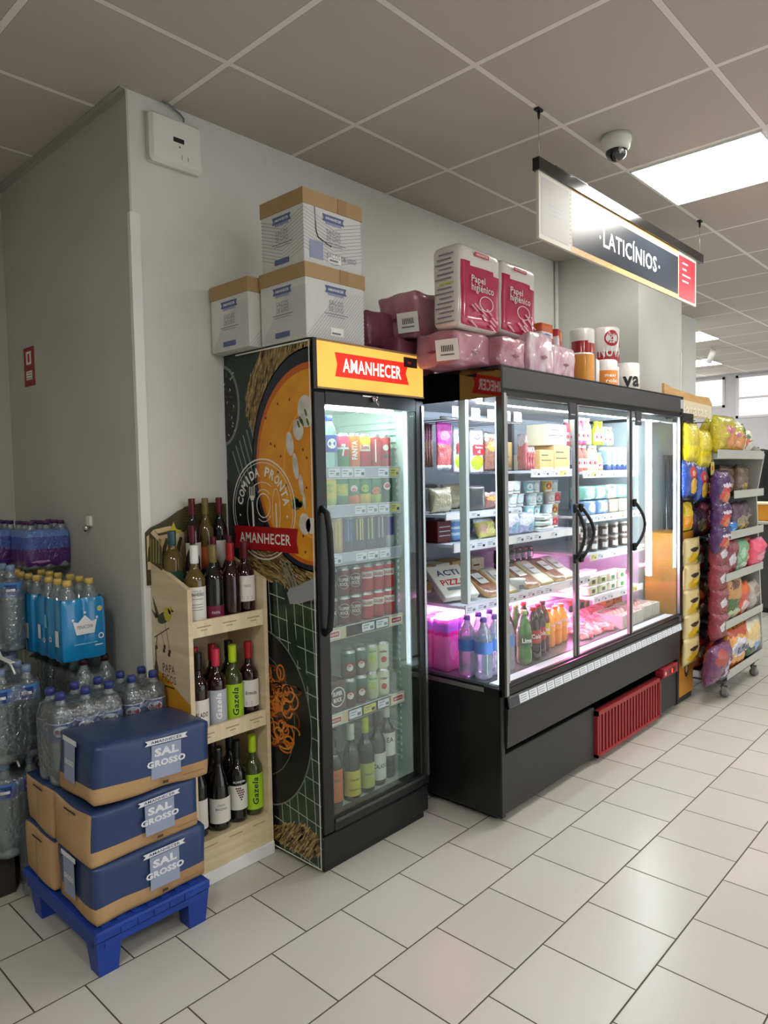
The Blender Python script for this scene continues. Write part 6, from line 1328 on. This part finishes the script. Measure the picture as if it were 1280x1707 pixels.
YBG = printed('crisp_yellow', (214, 196, 44), ((.5, .30, 2, .14, (236, 214, 20)), (.5, .75, .3, .12, (222, 206, 90))), .2, .6, .05); BBG = printed('crisp_blue', (34, 66, 150), ((.5, .66, .30, .17, (206, 50, 60)), (.5, .66, .16, .07, (232, 190, 150)), (.55, .34, .28, .20, (222, 178, 60)), (.5, .05, 2, .06, (26, 40, 90))), .2, .6, .04)
for i, (x, z) in enumerate(((4.535, 1.535), (4.755, 1.50))): place('ybg', pouch(.21, .08, .25, YBG, 33, nm='snack_bag', cat='crisp bag'), (x, 1.625, z), 'slim yellow snack bag, %s on the top hooks of the stand' % ORD[i], group='slim yellow snack bags')
for i, (x, z) in enumerate(((4.51, 1.315), (4.70, 1.285))): place('bbg', pouch(.20, .07, .245, BBG, 35, nm='snack_bag', cat='crisp bag'), (x, 1.625, z), 'blue snack bag with red roundel, %s below the yellow ones' % ORD[i], group='blue snack bags')
place('ybg2', pouch(.16, .06, .18, printed('crisp_gold', (222, 190, 30), ((.5, .3, 2, .2, (236, 160, 20)),), .2, .5), 37, nm='snack_bag', cat='crisp bag'), (4.55, 1.655, 1.115), 'golden snack bag between blue and cream bags on stand')
t = thing('price_card', 'small yellow price card hanging at the left of the snack rack', 'price tag', (4.86, 1.60, 1.50)); b = MB(); b.box(4.83, 4.89, 1.598, 1.601, 1.46, 1.545, YTAG, 0); f = front(0, 1.5975, 0); b.rect(f, 4.845, 4.87, 1.49, 1.52, RED); ob('card', b, t); b = MB(); b.box(4.852, 4.868, 1.598, 1.606, 1.545, 1.60, GREYP); ob('hanger', b, t)

# ------------------------------------------------------------ wheeled snack rack
RK = M('rack_grey', (176, 178, 172), .45); RKD = M('rack_dark', (60, 60, 60), .5)
t = thing('snack_rack', 'grey wheeled wire snack rack full of crisp bags at right', 'display rack', (5.25, 1.75, 0))
KX0, KX1, KY0 = 4.83, 5.66, 1.50
levels = [(1.60, .06, 4.66), (1.335, .055, 4.98), (1.07, .055, 4.83), (.80, .055, 4.83), (.49, .055, 4.83), (.155, .06, 4.86)]
for i, (z, hh, x0) in enumerate(levels):
    b = MB(); b.box(x0, KX1-.02, KY0, KY0+.004, z-hh*.6, z+hh*.35, RK); b.box(4.88 if i == 0 else max(x0, 4.97), KX1-.02, KY0+.004, KY0+.36, z-hh*.6, z-hh*.6+.006, RKD if i else RK); ob('shelf', b, t)
b = MB(); b.box(KX0, KX1, KY0+.40, KY0+.41, .14, 1.60, RKD)
for k in range(12): b.tube([(KX0+.02+k*.073, KY0+.395, .14), (KX0+.02+k*.073, KY0+.395, 1.60)], .003, STEEL, 5)
ob('back_grid', b, t)
b = MB(); f = lambda a, z, c=0: Vector((KX1+c, a, z)); b.prism(f, [(KY0+.05, 1.30), (KY0+.0, 1.60), (KY0+.06, 1.66), (KY0+.42, 1.66), (KY0+.42, .12), (KY0-.0, .12), (KY0-.0, .20)], -.02, .0, RK); ob('end_panel', b, t)
b = MB(); b.tube([(KX0+.02, KY0+.03, .10), (KX0+.02, KY0+.38, .10), (KX0+.02, KY0+.38, 1.58)], .010, RKD, 8); b.tube([(KX0+.02, KY0+.03, .10), (KX1-.02, KY0+.03, .10)], .010, RKD, 8); b.tube([(KX1-.03, KY0+.03, .10), (KX1-.03, KY0+.38, .10)], .010, RKD, 8); ob('frame', b, t)
for x, y in ((KX0+.04, KY0+.02), (KX1-.15, KY0+.02), (KX0+.04, KY0+.38), (KX1-.15, KY0+.38)):
    b = MB(); b.tube([(x-.012, y, .03), (x+.012, y, .03)], .03, M('caster_grey', (130, 130, 130), .4), 16); b.tube([(x, y, .03), (x, y+.02, .07), (x, y, .10)], .008, RKD, 8); b.box(x-.018, x-.014, y-.012, y+.012, .02, .075, STEEL); b.box(x+.014, x+.018, y-.012, y+.012, .02, .075, STEEL); ob('caster', b, t)
def bag(key, base, shapes, w, h, d, seed, speck=None, art=None): return key, pouch(w, d, h, printed('bag_'+key, base, shapes, .2, .55, .11, speck), seed, nm='crisp_bag', cat='crisp bag', wr=.018, art=art)
BG = dict([
 bag('yellow', (212, 196, 60), ((.6, .35, .25, .2, (226, 150, 90)), (.5, .62, .2, .1, (206, 120, 140)), (.5, .9, 2, .12, (180, 176, 50))), .30, .25, .10, 41, ((190, 170, 30), 5)),
 bag('clear', (196, 190, 150), ((.5, .4, .3, .2, (206, 110, 60)), (.4, .7, .3, .12, (90, 130, 90)), (.7, .3, .2, .2, (226, 226, 210))), .26, .23, .10, 43, ((226, 224, 206), 6)),
 bag('purple', (62, 26, 84), ((.5, .40, .36, .22, (196, 70, 56)), (.55, .32, .25, .12, (222, 130, 70)), (.5, .62, .34, .05, (226, 216, 230)), (.5, .10, .3, .04, (190, 160, 200))), .26, .25, .09, 45),
 bag('brown', (152, 134, 112), ((.5, .3, .3, .14, (186, 160, 90)), (.5, .95, 2, .08, (80, 64, 50))), .24, .20, .10, 47, ((120, 100, 80), 4)),
 bag('black', (44, 36, 40), ((.5, .40, .30, .22, (150, 140, 110)), (.6, .30, .2, .1, (206, 180, 90))), .26, .20, .09, 49, ((90, 60, 80), 7)),
 bag('blue', (40, 120, 200), ((.5, .4, .3, .2, (120, 180, 230)),), .16, .10, .06, 51),
 bag('maroon', (80, 18, 30), ((.45, .5, .26, .16, (206, 200, 206)), (.5, .25, .3, .12, (140, 50, 50)), (.6, .8, .3, .1, (150, 90, 100))), .22, .24, .09, 53, ((130, 44, 60), 6)),
 bag('green', (70, 130, 96), ((.5, .6, .3, .14, (160, 200, 170)), (.5, .25, .35, .14, (196, 210, 190))), .22, .22, .09, 55, ((120, 170, 130), 6)),
 bag('orange', (214, 120, 50), ((.5, .5, .28, .18, (232, 200, 160)), (.5, .8, 2, .1, (190, 60, 40))), .22, .22, .09, 57, ((190, 80, 40), 6)),
 bag('pink', (214, 50, 84), ((.5, .4, .3, .14, (236, 150, 170)),), .28, .20, .12, 59, ((232, 90, 120), 5)),
 bag('herb', (110, 150, 66), ((.5, .78, 2, .22, (190, 140, 80)), (.5, .2, .4, .15, (190, 196, 160)), (.4, .85, .25, .1, (110, 70, 40))), .26, .27, .10, 61, ((60, 100, 40), 9)),
 bag('red', (190, 30, 30), ((.55, .35, .26, .2, (226, 200, 190)), (.5, .85, 2, .14, (216, 100, 40))), .24, .22, .10, 63, ((206, 60, 30), 6)),
 bag('white', (206, 202, 196), ((.6, .35, .22, .2, (90, 80, 90)), (.5, .75, .3, .12, (150, 130, 120))), .24, .20, .10, 65, ((180, 170, 160), 7)),
 bag('ridge', (206, 128, 48), ((.5, .55, .34, .20, (226, 222, 232)), (.5, .90, 2, .08, (176, 70, 30)), (.5, .12, 2, .1, (186, 90, 40))), .32, .28, .10, 67, ((226, 160, 70), 9), lambda b, f, w, h: (b.text(f, 'Ruffles', 0, h*.55, w*.52, h*.17, M('bag_navy', (40, 44, 110), .4), .012, .04, .1, .1))),
 bag('whitegreen', (200, 194, 170), ((.5, .7, .4, .2, (226, 196, 130)), (.6, .35, .2, .14, (130, 160, 210)), (.3, .2, .3, .2, (40, 80, 50))), .32, .27, .12, 69, ((220, 214, 196), 7)),
 bag('plum', (54, 24, 44), ((.3, .7, .2, .2, (170, 70, 60)), (.6, .3, .1, .4, (190, 180, 200))), .28, .26, .12, 71, ((110, 60, 100), 6))])
def B_(k, x, y, z, lb, rx=.12, rz=0.0, sc=None):
    if sc is None and y > 1.55 and z < 1.5: sc = (1.2, 1, {1.31: 1.1, 1.04: 1.18, .785: 1.12, .475: 1.16, .13: 1.12}.get(z, 1.0))
    place('bag_'+k, BG[k], (x, y, {.785: .772, .475: .462}.get(z, z)), lb, rx=rx, rz=rz, sc=sc)
yf = KY0+.07
B_('yellow', 5.0, 1.58, 1.60, 'big yellow crisp bag on rack top, nearest', .0, -.1); B_('yellow', 5.06, 1.69, 1.60, 'big yellow crisp bag on rack top, second', .0, .25, (1, 1, .95)); B_('yellow', 5.22, 1.60, 1.60, 'yellow crisp bag on rack top, third and rightmost yellow', 0, -.3, (.9, 1, .85)); B_('clear', 5.36, 1.60, 1.60, 'pale green and white snack bag on rack top', 0, .2); B_('clear', 5.52, 1.62, 1.60, 'pale snack bag at the right end of rack top', 0, -.2, (.9, 1, .8))
B_('purple', 4.82, 1.545, 1.24, 'large purple crisp bag hanging at rack left, uppermost', .05); B_('purple', 4.83, 1.545, 1.09, 'purple crisp bag hanging at rack left, middle', .05, 0, (1, 1, .85)); B_('purple', 4.82, 1.545, .955, 'purple crisp bag hanging at rack left, lowest', .05, 0, (.95, 1, .75))
B_('brown', 5.22, 1.66, 1.31, 'greyish brown snack bag on second rack shelf, left'); B_('brown', 5.42, 1.62, 1.31, 'greyish brown snack bag on second rack shelf, right', .1, .1)
B_('black', 5.22, yf+.01, 1.04, 'black snack bag on third rack shelf, left'); B_('black', 5.42, yf+.03, 1.04, 'black snack bag on third rack shelf, right', .1, .15); B_('blue', 5.02, 1.545, 1.05, 'small bright blue bag beside the purple bags')
B_('maroon', 5.02, yf, .785, 'maroon crisp bag on fourth rack shelf, left'); B_('maroon', 5.12, yf+.07, .785, 'maroon crisp bag on fourth rack shelf, second'); B_('green', 5.24, yf, .785, 'mint green crisp bag on fourth rack shelf'); B_('orange', 5.40, yf+.02, .785, 'orange crisp bag on fourth rack shelf'); B_('pink', 5.53, yf-.02, .80, 'bright pink snack bag on fourth rack shelf right end', .15)
B_('herb', 5.06, yf, .475, 'green herb crisp bag on fifth rack shelf'); B_('red', 5.25, yf, .475, 'red crisp bag on fifth rack shelf'); B_('white', 5.36, yf+.06, .475, 'pale grey crisp bag on fifth rack shelf, left'); B_('white', 5.52, yf, .475, 'pale grey crisp bag on fifth rack shelf, right end', .1, .1)
B_('ridge', 5.10, yf-.01, .13, 'orange ridged crisp bag with navy lettering on lowest rack shelf', .12, -.05); B_('whitegreen', 5.45, yf, .13, 'white and green crisp bag on lowest rack shelf'); B_('orange', 4.95, yf+.05, .13, 'orange crisp bag behind the navy lettered bag, lowest shelf')
B_('plum', 4.76, 1.56, .125, 'plum crisp bag at bottom left of rack', .2); B_('plum', 4.87, 1.60, .125, 'plum crisp bag beside it at rack bottom, second', .2, .4)
for i, z in enumerate((.86, .70, .54, .385)): B_('maroon', 4.83-.005*(i % 2), 1.555, z, 'maroon crisp bag in the hanging column at rack left, %s' % ('topmost', 'second down', 'third down', 'lowest')[i], .05, .0, (1.05, 1, .82))

for z, nm_, ks in ((1.31, 'second', ('brown', 'black', 'brown')), (1.04, 'third', ('black', 'maroon', 'purple', 'black')), (.785, 'fourth', ('maroon', 'green', 'red', 'maroon')), (.475, 'fifth', ('red', 'herb', 'maroon', 'orange')), (.13, 'lowest', ('orange', 'plum', 'white', 'green'))):
    for i, k in enumerate(ks):
        B_(k, 5.02+i*.175+(.1 if len(ks) == 3 else 0), 1.76, z, '%s snack bag in the back row of the %s rack shelf, %s' % (k, nm_, ORD[i]), .0, .1*(i % 2), (1.05, 1, 1.0 if nm_ != 'second' else 1.1))

# ------------------------------------------------------------ beyond the rack
t = thing('wall_clamp_lamp', 'small white spotlight fixed to the far ceiling', 'lamp', (8.9, 2.95, CZ))
b = MB(); b.tube([(8.9, 2.95, CZ), (8.9, 2.95, CZ-.06)], .012, WPLAST, 8); ob('stem', b, t); b = MB(); b.tube([(8.82, 2.90, CZ-.06), (9.05, 3.02, CZ-.13)], .035, WPLAST, 14); ob('spot_head', b, t)
t = thing('dark_jacket', 'black jacket hanging on a stand far behind the snack rack', 'jacket', (9.2, 2.52, 0)); BJ = noisy('jacket_black', (22, 24, 24), (34, 36, 36), 6, .8)
b = MB(); b.soft(.5, .3, .75, lambda x, y, z, a: BJ, (8, 6, 10), .10, .03, .03, 5, 2, cx=9.2, cy=2.52, cz=.95); ob('cloth', b, t); b = MB(); b.tube([(9.2, 2.52, 0), (9.2, 2.52, 1.75)], .02, STEEL, 8); b.tube([(9.2, 2.30, .02), (9.2, 2.75, .02)], .02, STEEL, 8); b.tube([(9.0, 2.52, .02), (9.4, 2.52, .02)], .02, STEEL, 8); ob('stand_pole', b, t)
t = thing('counter', 'low dark grey shop counter far behind the snack rack', 'counter', (8.4, 2.3, 0)); b = MB(); b.box(8.0, 8.8, 1.9, 2.35, .05, .92, RKD, .01); b.box(8.03, 8.77, 1.93, 2.32, 0, .05, BLACKM); ob('counter_body', b, t); b = MB(); b.box(7.97, 8.83, 1.87, 2.38, .92, .95, RK, .004); ob('counter_top', b, t)
t = thing('yellow_crate', 'small yellow box on the far counter', 'box', (8.2, 2.2, .95)); b = MB(); b.box(8.06, 8.36, 2.05, 2.32, .951, 1.12, YLC if False else KY, .006); ob('crate_body', b, t); b = MB(); b.box(8.05, 8.37, 2.04, 2.33, 1.12, 1.14, KC, .003); ob('lid', b, t)
